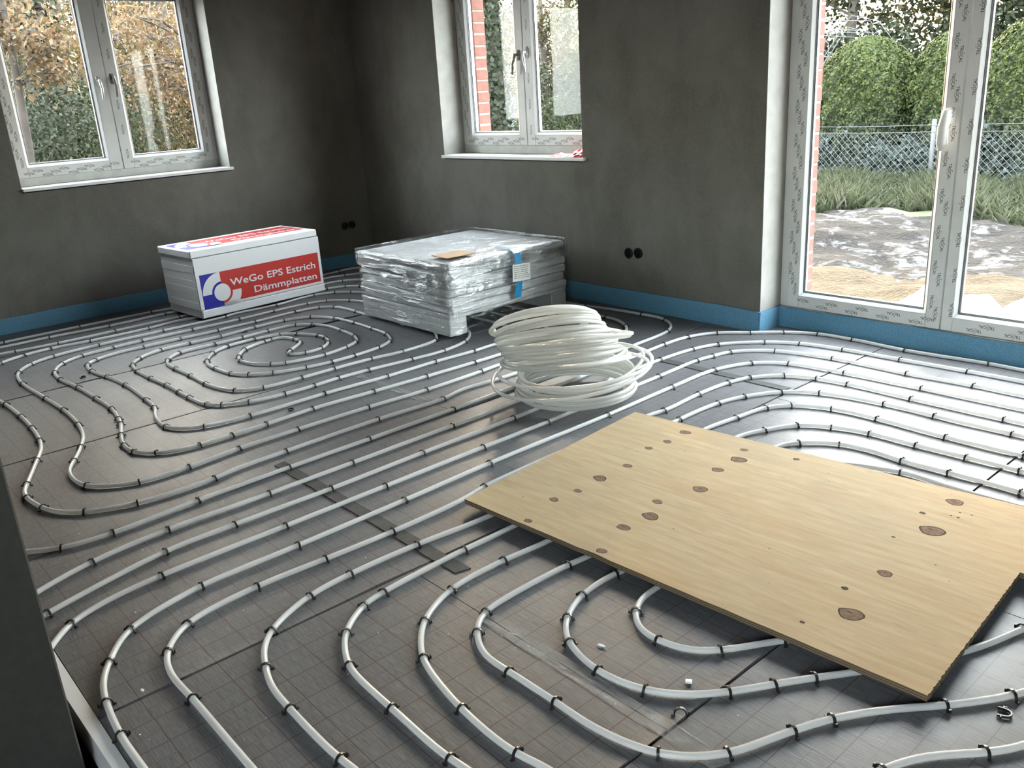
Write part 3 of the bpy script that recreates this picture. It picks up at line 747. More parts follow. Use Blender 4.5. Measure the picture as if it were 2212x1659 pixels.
 'r12': '-0.66,1.2 -0.64,1.35 c-0.617,1.454 -0.573,1.548 c-0.493,1.644 -0.444,1.721 -0.4,1.9 -0.36,2.3',
}
# ================================================================== heating pipes with their clips
PR = 0.0085
LAB = {
 'wall_loop': 'white heating pipe run closest to both walls with corner bend beside the coil',
 'spiral': 'long white heating pipe wound as a spiral with an s-bend centre left of the pallet',
 'r1': 'white heating pipe nearest the blue strip under the garden door',
 'r2': 'white heating pipe second from the blue strip under the garden door',
 'r3': 'white heating pipe third from the garden door, running just right of the coil',
 'r4': 'white heating pipe fourth from the garden door, leftmost bend at the bottom edge',
 'r5': 'white heating pipe passing the left corner of the plywood sheet',
 'r6': 'first white heating pipe under the plywood front edge counted from its left corner',
 'r7': 'second white heating pipe under the front edge of the plywood, bending at the bottom edge',
 'r8': 'third white heating pipe under the plywood, running off at the bottom edge',
 'r9': 'white heating pipe curving around in front of the plywood corner and off to the right',
 'r10': 'white heating pipe looping under the plywood, second smallest bend in the foreground',
 'r11': 'white heating pipe with the smallest bend, both ends under the plywood front edge',
 'r12': 'short piece of white heating pipe in the bottom right corner',
}
def smooth_path(pts):
    P = [np.array(p) for p in pts]
    P = [2 * P[0] - P[1]] + P + [2 * P[-1] - P[-2]]
    out = []
    for i in range(1, len(P) - 2):
        p0, p1, p2, p3 = P[i - 1:i + 3]
        t0 = 0; t1 = t0 + math.sqrt(np.linalg.norm(p1 - p0)) + 1e-6; t2 = t1 + math.sqrt(np.linalg.norm(p2 - p1)) + 1e-6; t3 = t2 + math.sqrt(np.linalg.norm(p3 - p2)) + 1e-6
        n = max(2, int(np.linalg.norm(p2 - p1) / 0.012))
        for t in np.linspace(t1, t2, n, endpoint=False):
            a1 = (t1 - t) / (t1 - t0) * p0 + (t - t0) / (t1 - t0) * p1
            a2 = (t2 - t) / (t2 - t1) * p1 + (t - t1) / (t2 - t1) * p2
            a3 = (t3 - t) / (t3 - t2) * p2 + (t - t2) / (t3 - t2) * p3
            b1 = (t2 - t) / (t2 - t0) * a1 + (t - t0) / (t2 - t0) * a2
            b2 = (t3 - t) / (t3 - t1) * a2 + (t - t1) / (t3 - t1) * a3
            out.append((t2 - t) / (t2 - t1) * b1 + (t - t1) / (t2 - t1) * b2)
    out.append(P[-2])
    a = np.array(out)
    # equal steps, then a light low-pass
    d = np.concatenate([[0], np.cumsum(np.linalg.norm(np.diff(a, axis=0), axis=1))])
    n = int(d[-1] / 0.0165)
    u = np.linspace(0, d[-1], n)
    a = np.stack([np.interp(u, d, a[:, 0]), np.interp(u, d, a[:, 1])], 1)
    for _ in range(7):
        b = a.copy(); b[1:-1] = 0.25 * a[:-2] + 0.5 * a[1:-1] + 0.25 * a[2:]; a = b
    return a

def clip_mesh():
    c = MB()
    prof = [(-0.0125, -0.006), (-0.0120, 0.006)] + [(-0.0112 * math.cos(a), 0.0095 + 0.0108 * math.sin(a)) for a in np.linspace(0.12, math.pi - 0.12, 7)] + [(0.0120, 0.006), (0.0125, -0.006)]
    hw = 0.0031
    vs_ = []; fs_ = []
    for i, (y, z) in enumerate(prof):
        a = prof[max(i - 1, 0)]; b = prof[min(i + 1, len(prof) - 1)]
        ty, tz = b[0] - a[0], b[1] - a[1]; l = math.hypot(ty, tz)
        ny, nz = -tz / l, ty / l
        for sx, q in ((-hw, 0.0), (hw, 0.0), (hw, 0.0034), (-hw, 0.0034)):
            vs_.append((sx, y + ny * q, z + nz * q))
    for i in range(len(prof) - 1):
        for k in range(4):
            a = i * 4 + k; b = i * 4 + (k + 1) % 4
            fs_.append((a, b, b + 4, a + 4))
    c.add(vs_, fs_)
    c.cbox((-0.0035, 0.0115, 0.003), (0.0035, 0.0215, 0.0070), 0.0006)      # grip ears
    c.cbox((-0.0035, -0.0215, 0.0002), (0.0035, -0.0115, 0.0040), 0.0006)
    c.cbox((-0.0035, 0.0170, 0.0065), (0.0035, 0.0212, 0.0125), 0.0006)
    me = c.mesh('clip'); me.materials.append(M['black'])
    return me
CLIP = clip_mesh()

for key, s in PIPES.items():
    raw = []; clips = []
    for t in s.split():
        c = t[0] == 'c'
        x, y = map(float, t.lstrip('c').split(','))
        raw.append((x, y))
        if c: clips.append((x, y))
    a = smooth_path(raw)
    root = empty('heating_pipe', (round(float(a[0][0]), 3), round(float(a[0][1]), 3), 0))
    tag(root, LAB[key], 'pipe', 'white heating pipes on the floor')
    ox, oy = root.location.x, root.location.y
    b = MB(); b.tube([(p[0] - ox, p[1] - oy, PR + 0.0008) for p in a], PR, 10)
    b.build('tube', M['pipe'], root, True)
    for (x, y) in clips:
        i = int(np.argmin((a[:, 0] - x) ** 2 + (a[:, 1] - y) ** 2))
        i0, i1 = max(i - 1, 0), min(i + 1, len(a) - 1)
        an = math.atan2(a[i1][1] - a[i0][1], a[i1][0] - a[i0][0])
        if math.sin(an) < 0: an += math.pi
        o = bpy.data.objects.new('clip', CLIP); col.objects.link(o); o.parent = root
        o.location = (a[i][0] - ox, a[i][1] - oy, 0.0)
        o.rotation_euler = (rnd.uniform(-0.05, 0.05), rnd.uniform(-0.12, 0.12), an + (math.pi if rnd.random() < 0.35 else 0) + rnd.uniform(-0.12, 0.12))

# clips that lie loose or were shot without a pipe
def loose_clip(x, y, rz, rot, label, z=0.0):
    o = bpy.data.objects.new('loose_clip', CLIP); col.objects.link(o)
    o.location = (x, y, z); o.rotation_euler = (rot[0], rot[1], rz)
    tag(o, label, 'clip', 'loose black pipe clips')
loose_clip(-1.018, 1.300, R(-48), (0, 0), 'black pipe clip standing in the floor film without any pipe')
loose_clip(-0.520, 1.800, R(15), (0, R(88)), 'black pipe clip lying flat beside the pipe in front of the plywood corner', 0.004)
loose_clip(-3.650, 1.680, R(70), (0, R(86)), 'black pipe clip lying between the pipes in the middle of the floor', 0.004)
loose_clip(-5.104, 1.150, R(60), (0, R(86)), 'black pipe clip lying on the film at the far left between two bends', 0.004)
loose_clip(-5.27, 2.20, R(20), (0, R(85)), 'black pipe clip lying at the centre of the pipe spiral', 0.004)
loose_clip(-4.405, 0.545, R(90), (0, R(86)), 'black pipe clip lying at the left picture edge beside the outer bend', 0.004)

# ------------------------------------------------------------------ tape on the panel joints
def tape(x0, x1, y, w, mat, label, seed=0, ragged=True):
    n = max(6, int((x1 - x0) / 0.04)); vs_ = []; fs_ = []
    for i in range(n + 1):
        x = (x1 - x0) * i / n
        e = 0.004 * noise.noise(Vector((x * 9, seed, 0)))
        j = 0.012 * rnd.uniform(-1, 1) if i in (0, n) else 0
        for k, q in enumerate((-w / 2 + e, w / 2 + e)):
            zz = 0.0022 + 0.0006 * noise.noise(Vector((x * 15, k, seed)))
            vs_ += [(x + j * (1 - 2 * k), q, zz), ]
    for i in range(n):
        a = i * 2
        fs_.append((a, a + 2, a + 3, a + 1))
    nV = len(vs_)
    border = list(range(0, nV, 2)) + list(range(nV - 1, 0, -2))
    vs_ += [(vs_[b][0], vs_[b][1], vs_[b][2] - 0.0035) for b in border]
    m = len(border)
    for k in range(m): fs_.append((border[k], nV + k, nV + (k + 1) % m, border[(k + 1) % m]))
    b = MB(); b.add(vs_, fs_)
    o = b.build('tape_strip', mat); o.location = (x0, y, 0)
    tag(o, label, 'tape', 'tape strips on the panel joints')
tape(-3.095, -1.885, 1.348, 0.050, M['tape_dark'], 'long dark grey tape strip on the floor under the pipes left of the plywood', 1)
tape(-2.80, -2.03, 3.375, 0.050, M['tape_dark'], 'dark grey tape strip on the floor right of the coil', 2)
tape(-3.93, -3.22, 2.19, 0.050, M['tape_clear'], 'faint worn tape strip on the floor left of the coil', 3)
tape(-1.64, -0.86, 1.243, 0.050, M['tape_clear'], 'shiny clear tape strip in the foreground between two pipe bends', 4)

# ================================================================== plywood sheet on the pipes
PZ = 0.0245
ply = empty('plywood_sheet', (-2.2, 1.607, PZ), R(3.2))
tag(ply, 'large pale plywood sheet with dark knots lying across the pipes', 'plywood')
ca, sa_ = math.cos(R(-3.2)), math.sin(R(-3.2))
def pl_loc(x, y):
    dx, dy = x + 2.2, y - 1.607
    return (dx * ca - dy * sa_, dx * sa_ + dy * ca)
corners = [(-2.303, 2.626), (-2.20, 1.607), (-0.637, 1.695), (-0.684, 2.360), (-0.12, 2.392), (-0.16, 2.830)]
poly = []
for i, p in enumerate(corners):
    q = corners[(i + 1) % len(corners)]
    a = pl_loc(*p); b = pl_loc(*q)
    n = 110 if i == 2 else (24 if i in (0, 1) else 2)
    for k in range(n):
        t = k / n
        j = rnd.uniform(-0.0014, 0.0014) if (i == 2 and k) else (rnd.uniform(-0.0008, 0.0008) if k else 0)
        d = (b[0] - a[0], b[1] - a[1]); l = math.hypot(*d)
        # chipped bite in the front edge
        if i == 1 and k and abs(a[0] + d[0] * t - 0.58) < 0.05: j -= 0.004
        poly.append((a[0] + d[0] * t + d[1] / l * j, a[1] + d[1] * t - d[0] / l * j))
b = MB(); b.prism(poly, 0.0, 0.018); b.build('board', M['ply'], ply)
KN = [(-1.999, 2.578, 0.024), (-1.992, 2.459, 0.018), (-2.005, 2.363, 0.016), (-1.959, 2.186, 0.019), (-1.961, 2.041, 0.027), (-1.95, 1.915, 0.016), (-1.963, 1.813, 0.018), (-1.724, 2.581, 0.016), (-1.688, 2.493, 0.031), (-1.692, 2.371, 0.023), (-1.642, 2.203, 0.027), (-1.69, 2.033, 0.019), (-1.641, 1.939, 0.03), (-1.656, 1.824, 0.024), (-0.984, 2.66, 0.027), (-1.026, 2.523, 0.01), (-0.954, 2.43, 0.038), (-0.942, 2.111, 0.021), (-0.984, 1.969, 0.01), (-0.912, 1.868, 0.034), (-0.983, 1.753, 0.007), (-1.535, 2.631, 0.012), (-1.02, 2.32, 0.006), (-1.916, 1.648, 0.015), (-1.606, 1.668, 0.018), (-0.955, 2.562, 0.004), (-0.944, 2.601, 0.004), (-0.934, 2.564, 0.005), (-0.911, 2.606, 0.004)]
for (x, y, r) in KN:
    lx, ly = pl_loc(x, y)
    k = MB()
    n = 18; ph = rnd.uniform(0, 6)
    def ringp(f, z): return [(lx + f * r * (1 + 0.10 * math.sin(3 * a + ph)) * math.cos(a), ly + f * r * 0.80 * (1 + 0.10 * math.sin(2 * a + ph)) * math.sin(a), z) for a in [2 * math.pi * i / n for i in range(n)]]
    o_, i_ = ringp(1.0, 0.0182), ringp(0.86 if r > 0.012 else 0.3, 0.0184)
    k.add(o_ + i_, [(i, (i + 1) % n, n + (i + 1) % n, n + i) for i in range(n)], 1)
    k.add(i_, [tuple(range(n))], 0)
    if r > 0.02:     # a split inside the knot
        k.add([(lx - r * 0.6, ly + r * 0.25, 0.0186), (lx - r * 0.1, ly + r * 0.08, 0.0186), (lx + r * 0.1, ly + r * 0.12, 0.0186), (lx - r * 0.1, ly + r * 0.24, 0.0186)], [(0, 1, 2, 3)], 1)
    k.build('knot', [M['knot'], M['knot_rim']], ply)

# ================================================================== polystyrene pack with printed sleeve
pk = empty('insulation_pack', (-5.783, 2.142, 0.021), math.atan2(0.996, -0.076))
tag(pk, 'white polystyrene board pack with red and blue printed lettering near the left wall', 'package')
# local: x along the printed face, -y towards the room would be 0, depth to +y
def pack_box(a, b, c=0.006): return MB().cbox(a, b, c)
pack_box((0.0, 0.0, 0.0), (1.0, 0.50, 0.058)).build('bottom_board', M['eps'], pk)
mid = MB(); nb = 7; z = 0.060
for i in range(nb):
    h = (0.417 - 0.060) / nb
    mid.cbox((-0.004 - 0.004 * rnd.random(), 0.004 + 0.003 * rnd.random(), z + i * h), (0.992 + 0.004 * rnd.random(), 0.496, z + (i + 1) * h - 0.0006), 0.0012)
mid.build('board_stack', M['eps'], pk)
pack_box((-0.016, 0.0, 0.419), (0.988, 0.498, 0.470)).build('top_board', M['eps'], pk)
slv = MB(); slv.box((-0.004, 0.0008, 0.062), (0.994, 0.0035, 0.416)); slv.build('sleeve', M['white_print'], pk)

def logo(mk, h_text):
    """mk(u, v, layer) -> local 3D; returns list of (mesh builder, material, name)"""
    out = []
    def quad(u0, v0, u1, v1, layer, mat, name):
        b = MB(); b.add([mk(u0, v0, layer), mk(u1, v0, layer), mk(u1, v1, layer), mk(u0, v1, layer)], [(0, 1, 2, 3)]); out.append((b, mat, name))
    def sector(cx, cy, r, a0, a1, layer, mat, name, n=20):
        b = MB(); pts = [mk(cx, cy, layer)] + [mk(cx + r * math.cos(a0 + (a1 - a0) * i / n), cy + r * math.sin(a0 + (a1 - a0) * i / n), layer) for i in range(n + 1)]
        b.add(pts, [(0, i, i + 1) for i in range(1, n + 1)]); out.append((b, mat, name))
    cx, cy = 0.171, 0.156
    quad(0.171, 0.080, 0.972, 0.300, 1, M['red'], 'red_field')
    quad(0.022, 0.062, 0.171, 0.300, 1, M['blue'], 'blue_field')
    sector(cx, cy, 0.144, math.pi / 2, math.pi, 2, M['white_print'], 'logo_white')
    sector(cx, cy, 0.144, 1.5 * math.pi, 2 * math.pi, 2, M['white_print'], 'logo_white')
    quad(0.171, 0.055, 0.305, 0.080, 2, M['white_print'], 'logo_white')
    sector(cx, cy, 0.077, math.pi / 2, 1.5 * math.pi, 3, M['blue'], 'logo_ring')
    sector(cx, cy, 0.077, -math.pi / 2, math.pi / 2, 3, M['red'], 'logo_ring')
    sector(cx, cy, 0.061, 0, 2 * math.pi, 4, M['white_print'], 'logo_disc', 32)
    for txt, u, v, w, h in (('WeGo EPS Estrich', 0.238, 0.187, 0.700, 0.050), ('D\u00e4mmplatten', 0.414, 0.090, 0.526, 0.063)):
        tv, tf = fit_text(txt, w, h, 0.014)
        b = MB(); b.add([mk(u + a, v + c, 4) for a, c in tv], tf); out.append((b, M['white_print'], 'lettering'))
    return out
for b, m_, nm in logo(lambda u, v, l: (u, 0.0008 - 0.0003 * l, v), 0): b.build(nm, m_, pk)
for b, m_, nm in logo(lambda u, v, l: (u - 0.01, 0.498 - 0.498 + 0.085 + (v - 0.06) * 1.45, 0.470 + 0.0003 * l), 0): b.build(nm, m_, pk)

# ================================================================== wrapped pallet stack
ps = empty('pallet_stack', (-4.945, 2.912, 0.021))
tag(ps, 'stack of white polystyrene boards wrapped in shiny clear film on a pallet', 'pallet')
PW, PD = 0.965, 0.965
for y0 in (0.0, PD - 0.13):
    MB().cbox((0.004, y0, 0.0), (PW - 0.004, y0 + 0.13, 0.105), 0.004).build('skid', M['eps_grey'], ps)
MB().cbox((0.0, 0.0, 0.1055), (PW, PD, 0.128), 0.004).build('deck_board', M['eps_grey'], ps)
z = 0.1285
for i in range(6):
    h = 0.0505
    dx, dy = rnd.uniform(-0.012, 0.012), rnd.uniform(-0.012, 0.012)
    MB().cbox((dx + 0.004, dy + 0.004, z), (PW + dx - 0.004, PD + dy - 0.004, z + h - 0.0030), 0.016 if i == 5 else 0.010).build('board', M['eps_grey'], ps)
    z += h
ZT = z
def wrap_shell():
    """one skin around sides and top, drawn in towards the skids"""
    vs_ = []; fs_ = []
    per = []
    n = 26
    for k in range(4):
        for i in range(n):
            t = i / n
            per.append(((t, 0), (1, t), (1 - t, 1), (0, 1 - t))[k])
    zs = np.linspace(0.004, ZT + 0.006, 26)
    for zi, z in enumerate(zs):
        for (a, b) in per:
            g = 0.008 + 0.010 * abs(noise.noise(Vector((a * 7, b * 7, z * 9)))) + 0.012 * max(0, noise.noise(Vector((a * 3, b * 3, z * 5 + 4))))
            if z < 0.12 and (a > 0.97) and 0.14 < b < 0.86: g -= 0.05 * (0.12 - z) / 0.12    # sags under the deck between the skids
            rr = 0.02
            x = -g + a * (PW + 2 * g); y = -g + b * (PD + 2 * g)
            # rounded corners
            cxm = min(max(x, rr), PW - rr); cym = min(max(y, rr), PD - rr)
            d = math.hypot(x - cxm, y - cym)
            if d > rr + g and d > 1e-6: x, y = cxm + (x - cxm) / d * (rr + g), cym + (y - cym) / d * (rr + g)
            if zi == len(zs) - 1: x, y = PW / 2 + (x - PW / 2) * 0.985, PD / 2 + (y - PD / 2) * 0.985
            vs_.append((x, y, z))
    m = len(per)
    for j in range(len(zs) - 1):
        for i in range(m):
            a = j * m + i; b = j * m + (i + 1) % m
            fs_.append((a, b, b + m, a + m))
    # top skin: concentric rings with folds towards the corners
    last = (len(zs) - 1) * m
    rings_ = 14
    for r_ in range(1, rings_ + 1):
        f = 1 - r_ / rings_
        for i in range(m):
            x, y, _ = vs_[last + i]
            xx, yy = PW / 2 + (x - PW / 2) * f, PD / 2 + (y - PD / 2) * f
            zz = ZT + 0.005 + 0.007 * abs(noise.noise(Vector((xx * 8, yy * 8, 1)))) * min(1, f * 1.6)
            vs_.append((xx, yy, zz))
        b0 = last + (r_ - 1) * m
        for i in range(m):
            a = b0 + i; b = b0 + (i + 1) % m
            fs_.append((a, b, b + m, a + m))
    b = MB(); b.add(vs_, fs_); return b
wrap_shell().build('stretch_film', M['wrap'], ps, True)
# loose hood of film pulled over the top, crumpled around the edge
def hood():
    vs_ = []; fs_ = []; n = 40
    per = [((i / n, 0), (1, i / n), (1 - i / n, 1), (0, 1 - i / n))[k] for k in range(4) for i in range(n)]
    m = len(per)
    for j in range(12):
        f = j / 11
        for i, (a, b) in enumerate(per):
            d = min(1.0, math.hypot(a - 1, b) / 0.9)                    # longest at the corner towards the room
            L = 0.11 + 0.13 * (1 - d) + 0.03 * noise.noise(Vector((a * 6, b * 6, 1)))
            g = 0.024 + 0.022 * f * noise.noise(Vector((a * 14, b * 14, f * 2.2))) + 0.016 * f * abs(noise.noise(Vector((a * 30, b * 30, f * 3))))
            rr = 0.03
            x = -g + a * (PW + 2 * g); y = -g + b * (PD + 2 * g)
            cxm = min(max(x, rr), PW - rr); cym = min(max(y, rr), PD - rr); dd = math.hypot(x - cxm, y - cym)
            if dd > rr + g and dd > 1e-6: x, y = cxm + (x - cxm) / dd * (rr + g), cym + (y - cym) / dd * (rr + g)
            vs_.append((x, y, ZT + 0.012 - L * f))
        if j:
            for i in range(m):
                a0 = (j - 1) * m + i; a1 = (j - 1) * m + (i + 1) % m
                fs_.append((a0, a0 + m, a1 + m, a1))
    b = MB(); b.add(vs_, fs_); return b
hood().build('film_hood', M['wrap'], ps, True)
cb = MB().cbox((0, 0, 0), (0.165, 0.21, 0.004), 0.001).build('cardboard', M['card'], ps)
cb.location = (0.700, 0.100, ZT + 0.0135); cb.rotation_euler = (0, 0, R(-4))
tp = MB()
tp.add([(0, 0, 0), (0.16, 0.0, 0.002), (0.16, 0.045, 0.002), (0, 0.045, 0), (0.198, 0.0, -0.02), (0.198, 0.05, -0.02), (0.206, 0.012, -0.15), (0.206, 0.062, -0.15), (0.186, -0.004, -0.30), (0.186, 0.046, -0.30)],
       [(0, 1, 2, 3), (1, 4, 5, 2), (4, 6, 7, 5), (6, 8, 9, 7)])
t_ = tp.build('blue_tape', M['tape_blue'], ps); t_.location = (PW - 0.150, 0.490, ZT + 0.0145); t_['label'] = 'blue adhesive tape'
nt = MB().cbox((0, 0, 0), (0.0015, 0.145, 0.105), 0.0004).build('delivery_note', M['paper'], ps)
nt.location = (PW + 0.0600, 0.455, ZT - 0.175); nt.rotation_euler = (R(-3), 0, 0)
tx = MB()
for r_ in range(7):
    x = 0.012
    while x < 0.12:
        l = rnd.uniform(0.008, 0.028); tx.add([(0.0017, x, 0.090 - r_ * 0.012), (0.0017, x + l, 0.090 - r_ * 0.012), (0.0017, x + l, 0.0935 - r_ * 0.012), (0.0017, x, 0.0935 - r_ * 0.012)], [(0, 1, 2, 3)]); x += l + 0.006
tx.build('note_print', M['print'], nt)

# ================================================================== coil of pipe
def coil():
    r2 = random.Random(3)
    er = np.array([0.645, 0.764, 0.0]); eb = np.array([-0.764, 0.645, 0.0]); ez = np.array([0, 0, 1.0])
    base = np.array([-2.713, 2.683, 0.0])
    n = 48; rings = []
    for k in range(10):                                   # low bundle, nearly level
        rings.append((r2.uniform(-0.008, 0.008), r2.uniform(-0.008, 0.008), 0.030 + 0.0115 * k, 0.276 + r2.uniform(-0.012, 0.012), r2.uniform(-0.02, 0.02), r2.uniform(-0.02, 0.02)))
    rings.append((-0.02, 0.0, 0.135, 0.385, -0.03, 0.10))     # two runaway loops
    rings.append((0.00, 0.01, 0.155, 0.370, 0.02, 0.06))
    m = 26
    for k in range(m):                                    # upper bundle, tipped up towards the room
        f = k / (m - 1)
        rings.append((-0.035 - 0.105 * f + r2.uniform(-0.008, 0.008), 0.0 - 0.03 * f + r2.uniform(-0.010, 0.010), 0.180 + 0.195 * f,
                      0.292 - 0.046 * f + r2.uniform(-0.016, 0.012), 0.10 + 0.44 * f + r2.uniform(-0.07, 0.07), 0.02 + 0.06 * f + r2.uniform(-0.05, 0.05)))
        if k == 16: rings.append((0.02, 0.0, 0.270, 0.285, 0.30, 0.05))
    pts = []
    for q, (s_, b_, z, r_, tau, lam) in enumerate(rings):
        for i in range(n):
            a = 2 * math.pi * i / n
            rr = r_ * (1 + 0.018 * math.sin(2 * a + q * 1.3))
            p = base + er * (s_ + rr * math.cos(a)) + eb * (b_ + rr * math.sin(a) * math.cos(tau)) + ez * (z + 0.008 * i / n - rr * math.sin(a) * math.sin(tau) + rr * math.cos(a) * lam)
            pts.append(p)
    P = np.array(pts)
    for _ in range(10):
        Q = P.copy(); Q[1:-1] = 0.25 * P[:-2] + 0.5 * P[1:-1] + 0.25 * P[2:]; P = Q
    P[:, 2] = np.maximum(P[:, 2], 0.0275)
    return P
C_ = coil()
b = MB(); b.tube([(p[0] + 2.745, p[1] - 2.645, p[2]) for p in C_], PR, 8)
cl = b.build('pipe_coil', M['coil'], None, True); cl.location = (-2.745, 2.645, 0)
tag(cl, 'tall loose coil of milky white plastic pipe standing on the floor', 'pipe coil')

# ================================================================== empty socket boxes in the walls
def socket(loc, rz, label):
    c = MB(); n = 20
    prof = [(0.0360, 0.0005), (0.0360, -0.0025), (0.0325, -0.0025), (0.0315, 0.0), (0.0300, 0.044), (0.0, 0.044)]
    vs_ = []
    for r_, y in prof:
        for i in range(n):
            a = 2 * math.pi * i / n
            vs_.append((r_ * math.cos(a), y, r_ * math.sin(a)))
    fs_ = [(j * n + i, j * n + (i + 1) % n, (j + 1) * n + (i + 1) % n, (j + 1) * n + i) for j in range(len(prof) - 1) for i in range(n)]
    c.add(vs_, fs_)
    o = c.build('socket_box', M['black']); o.location = loc; o.rotation_euler = (0, 0, rz)
    tag(o, label, 'socket', 'empty socket boxes in the walls')
socket((XL, SOCK_L[0][0], SOCK_L[0][1]), R(90), 'left of two round black empty socket boxes in the dark left wall')
socket((XL, SOCK_L[1][0], SOCK_L[1][1]), R(90), 'right of two round black empty socket boxes in the dark left wall')
socket((SOCK_R[0][0], YR, SOCK_R[0][1]), 0, 'left of two round black empty socket boxes in the wall above the coil')
socket((SOCK_R[1][0], YR, SOCK_R[1][1]), 0, 'right of two round black empty socket boxes in the wall above the coil')

# ================================================================== crumpled red packet on the window sill
bg = empty('crumpled_packet', (-4.20, 4.19, 0.946))
tag(bg, 'crumpled red and white foil packet lying on the sill of the middle window', 'packet')
def crumple(x0, x1, y0, y1, h, seed, mat, name):
    nx, ny = 9, 6; vs_ = []
    for j in range(ny + 1):
        for i in range(nx + 1):
            u, v = i / nx, j / ny
            e = math.sin(math.pi * u) * math.sin(math.pi * v)
            z = 0.002 + h * (0.35 + 0.65 * abs(noise.noise(Vector((u * 4, v * 4, seed))))) * max(0, e) ** 0.6
            vs_.append((x0 + (x1 - x0) * u + 0.008 * noise.noise(Vector((u * 5, v * 5, seed + 3))), y0 + (y1 - y0) * v + 0.008 * noise.noise(Vector((u * 5, v * 5, seed + 7))), z))
    n0 = len(vs_); vs_ += [(x, y, 0.001) for x, y, z in vs_]
    fs_ = [(j * (nx + 1) + i, j * (nx + 1) + i + 1, (j + 1) * (nx + 1) + i + 1, (j + 1) * (nx + 1) + i) for j in range(ny) for i in range(nx)]
    fs_ += [tuple(n0 + q for q in reversed(f)) for f in fs_]
    b = MB(); b.add(vs_, fs_); return b.build(name, mat, bg)
crumple(-0.17, 0.02, -0.06, 0.03, 0.030, 1, M['bag_pink'], 'pink_foil')
crumple(-0.05, 0.15, 0.0, 0.10, 0.075, 5, M['bag_red'], 'red_foil')
crumple(-0.01, 0.11, -0.08, 0.01, 0.035, 9, M['bag_white'], 'white_foil')
crumple(0.07, 0.165, -0.085, -0.01, 0.045, 13, M['bag_red'], 'red_foil')

# ================================================================== crumbs of polystyrene on the film
def crumb_mesh(seed, flat):
    r2 = random.Random(seed)
    bm = bmesh.new(); bmesh.ops.create_icosphere(bm, subdivisions=1, radius=1.0)
    for v in bm.verts: v.co *= r2.uniform(0.7, 1.15)
    for v in bm.verts: v.co.z = v.co.z * flat + flat * 0.9
    me = bpy.data.meshes.new('crumb'); bm.to_mesh(me); bm.free(); me.materials.append(M['eps']); return me
CR = [crumb_mesh(i, 0.7) for i in range(4)]
ch = MB().cbox((-0.008, -0.006, 0), (0.008, 0.006, 0.006), 0.001).build('polystyrene_chip', M['eps'])
ch.location = (-1.075, 1.405, 0.0015); ch.rotation_euler = (0, 0, R(35)); tag(ch, 'square white polystyrene chip on the film between the front pipe bends', 'chip')
ch = MB(); ch.add([(0, 0, 0), (0.018, 0.004, 0), (0.022, 0.010, 0), (0.010, 0.008, 0), (0.002, 0.004, 0), (0.001, 0.001, 0.004), (0.017, 0.005, 0.004), (0.020, 0.009, 0.003), (0.010, 0.007, 0.005), (0.003, 0.004, 0.004)],
             [(4, 3, 2, 1, 0), (5, 6, 7, 8, 9), (0, 1, 6, 5), (1, 2, 7, 6), (2, 3, 8, 7), (3, 4, 9, 8), (4, 0, 5, 9)])
ch = ch.build('polystyrene_chip', M['eps']); ch.location = (-1.335, 1.360, 0.0015); tag(ch, 'curved white polystyrene sliver inside the smallest front pipe bend', 'chip')
ch = bpy.data.objects.new('polystyrene_chip', CR[1]); col.objects.link(ch); ch.location = (-2.030, 0.430, 0.001); ch.scale = (0.009, 0.005, 0.004); tag(ch, 'white polystyrene lump on the film at the lower left beside the pipe bend', 'chip')
for i in range(70):
    for _ in range(30):
        x, y = rnd.uniform(-3.2, -0.5), rnd.uniform(0.34, 2.2)
        if -2.3 < x < -0.6 and 1.55 < y < 2.7: continue
        break
    o = bpy.data.objects.new('polystyrene_crumb', CR[i % 4]); col.objects.link(o)
    s_ = rnd.choice((0.0012, 0.0016, 0.002, 0.0026))
    o.location = (x, y, 0.0008); o.scale = (s_, s_ * rnd.uniform(0.6, 1), s_); o.rotation_euler = (0, 0, rnd.uniform(0, 6))
    tag(o, 'tiny white polystyrene crumb scattered on the grey floor film', 'crumb', 'polystyrene crumbs on the film')
# ================================================================== outside
GZ = -0.30
rng = np.random.default_rng(11)
# ground: rough heightfield in front of the door wall, flat beyond
def ground_mesh():
    xs = np.concatenate([np.linspace(-60, -12, 13)[:-1], np.linspace(-12, 4, 90), np.linspace(4, 30, 7)[1:]])
    ys = np.concatenate([np.linspace(-30, 4.64, 10)[:-1], np.linspace(4.64, 16, 70), np.linspace(16, 60, 12)[1:]])
    vs_ = []
    for y in ys:
        for x in xs:
            z = GZ
            if -12 <= x <= 4 and 4.6 < y < 16:
                e = min(1, (y - 4.6) / 0.6)
                z += e * (0.10 * noise.noise(Vector((x * 0.7, y * 0.7, 0))) + 0.07 * noise.noise(Vector((x * 2.3, y * 2.3, 5))) + 0.035 * noise.noise(Vector((x * 6, y * 6, 8))))
            vs_.append((x, y, z))
    n = len(xs)
    fs_ = [(j * n + i, j * n + i + 1, (j + 1) * n + i + 1, (j + 1) * n + i) for j in range(len(ys) - 1) for i in range(n - 1)]
    b = MB(); b.add(vs_, fs_); return b
tag(ground_mesh().build('ground', M['ground'], None, True), kind='structure')

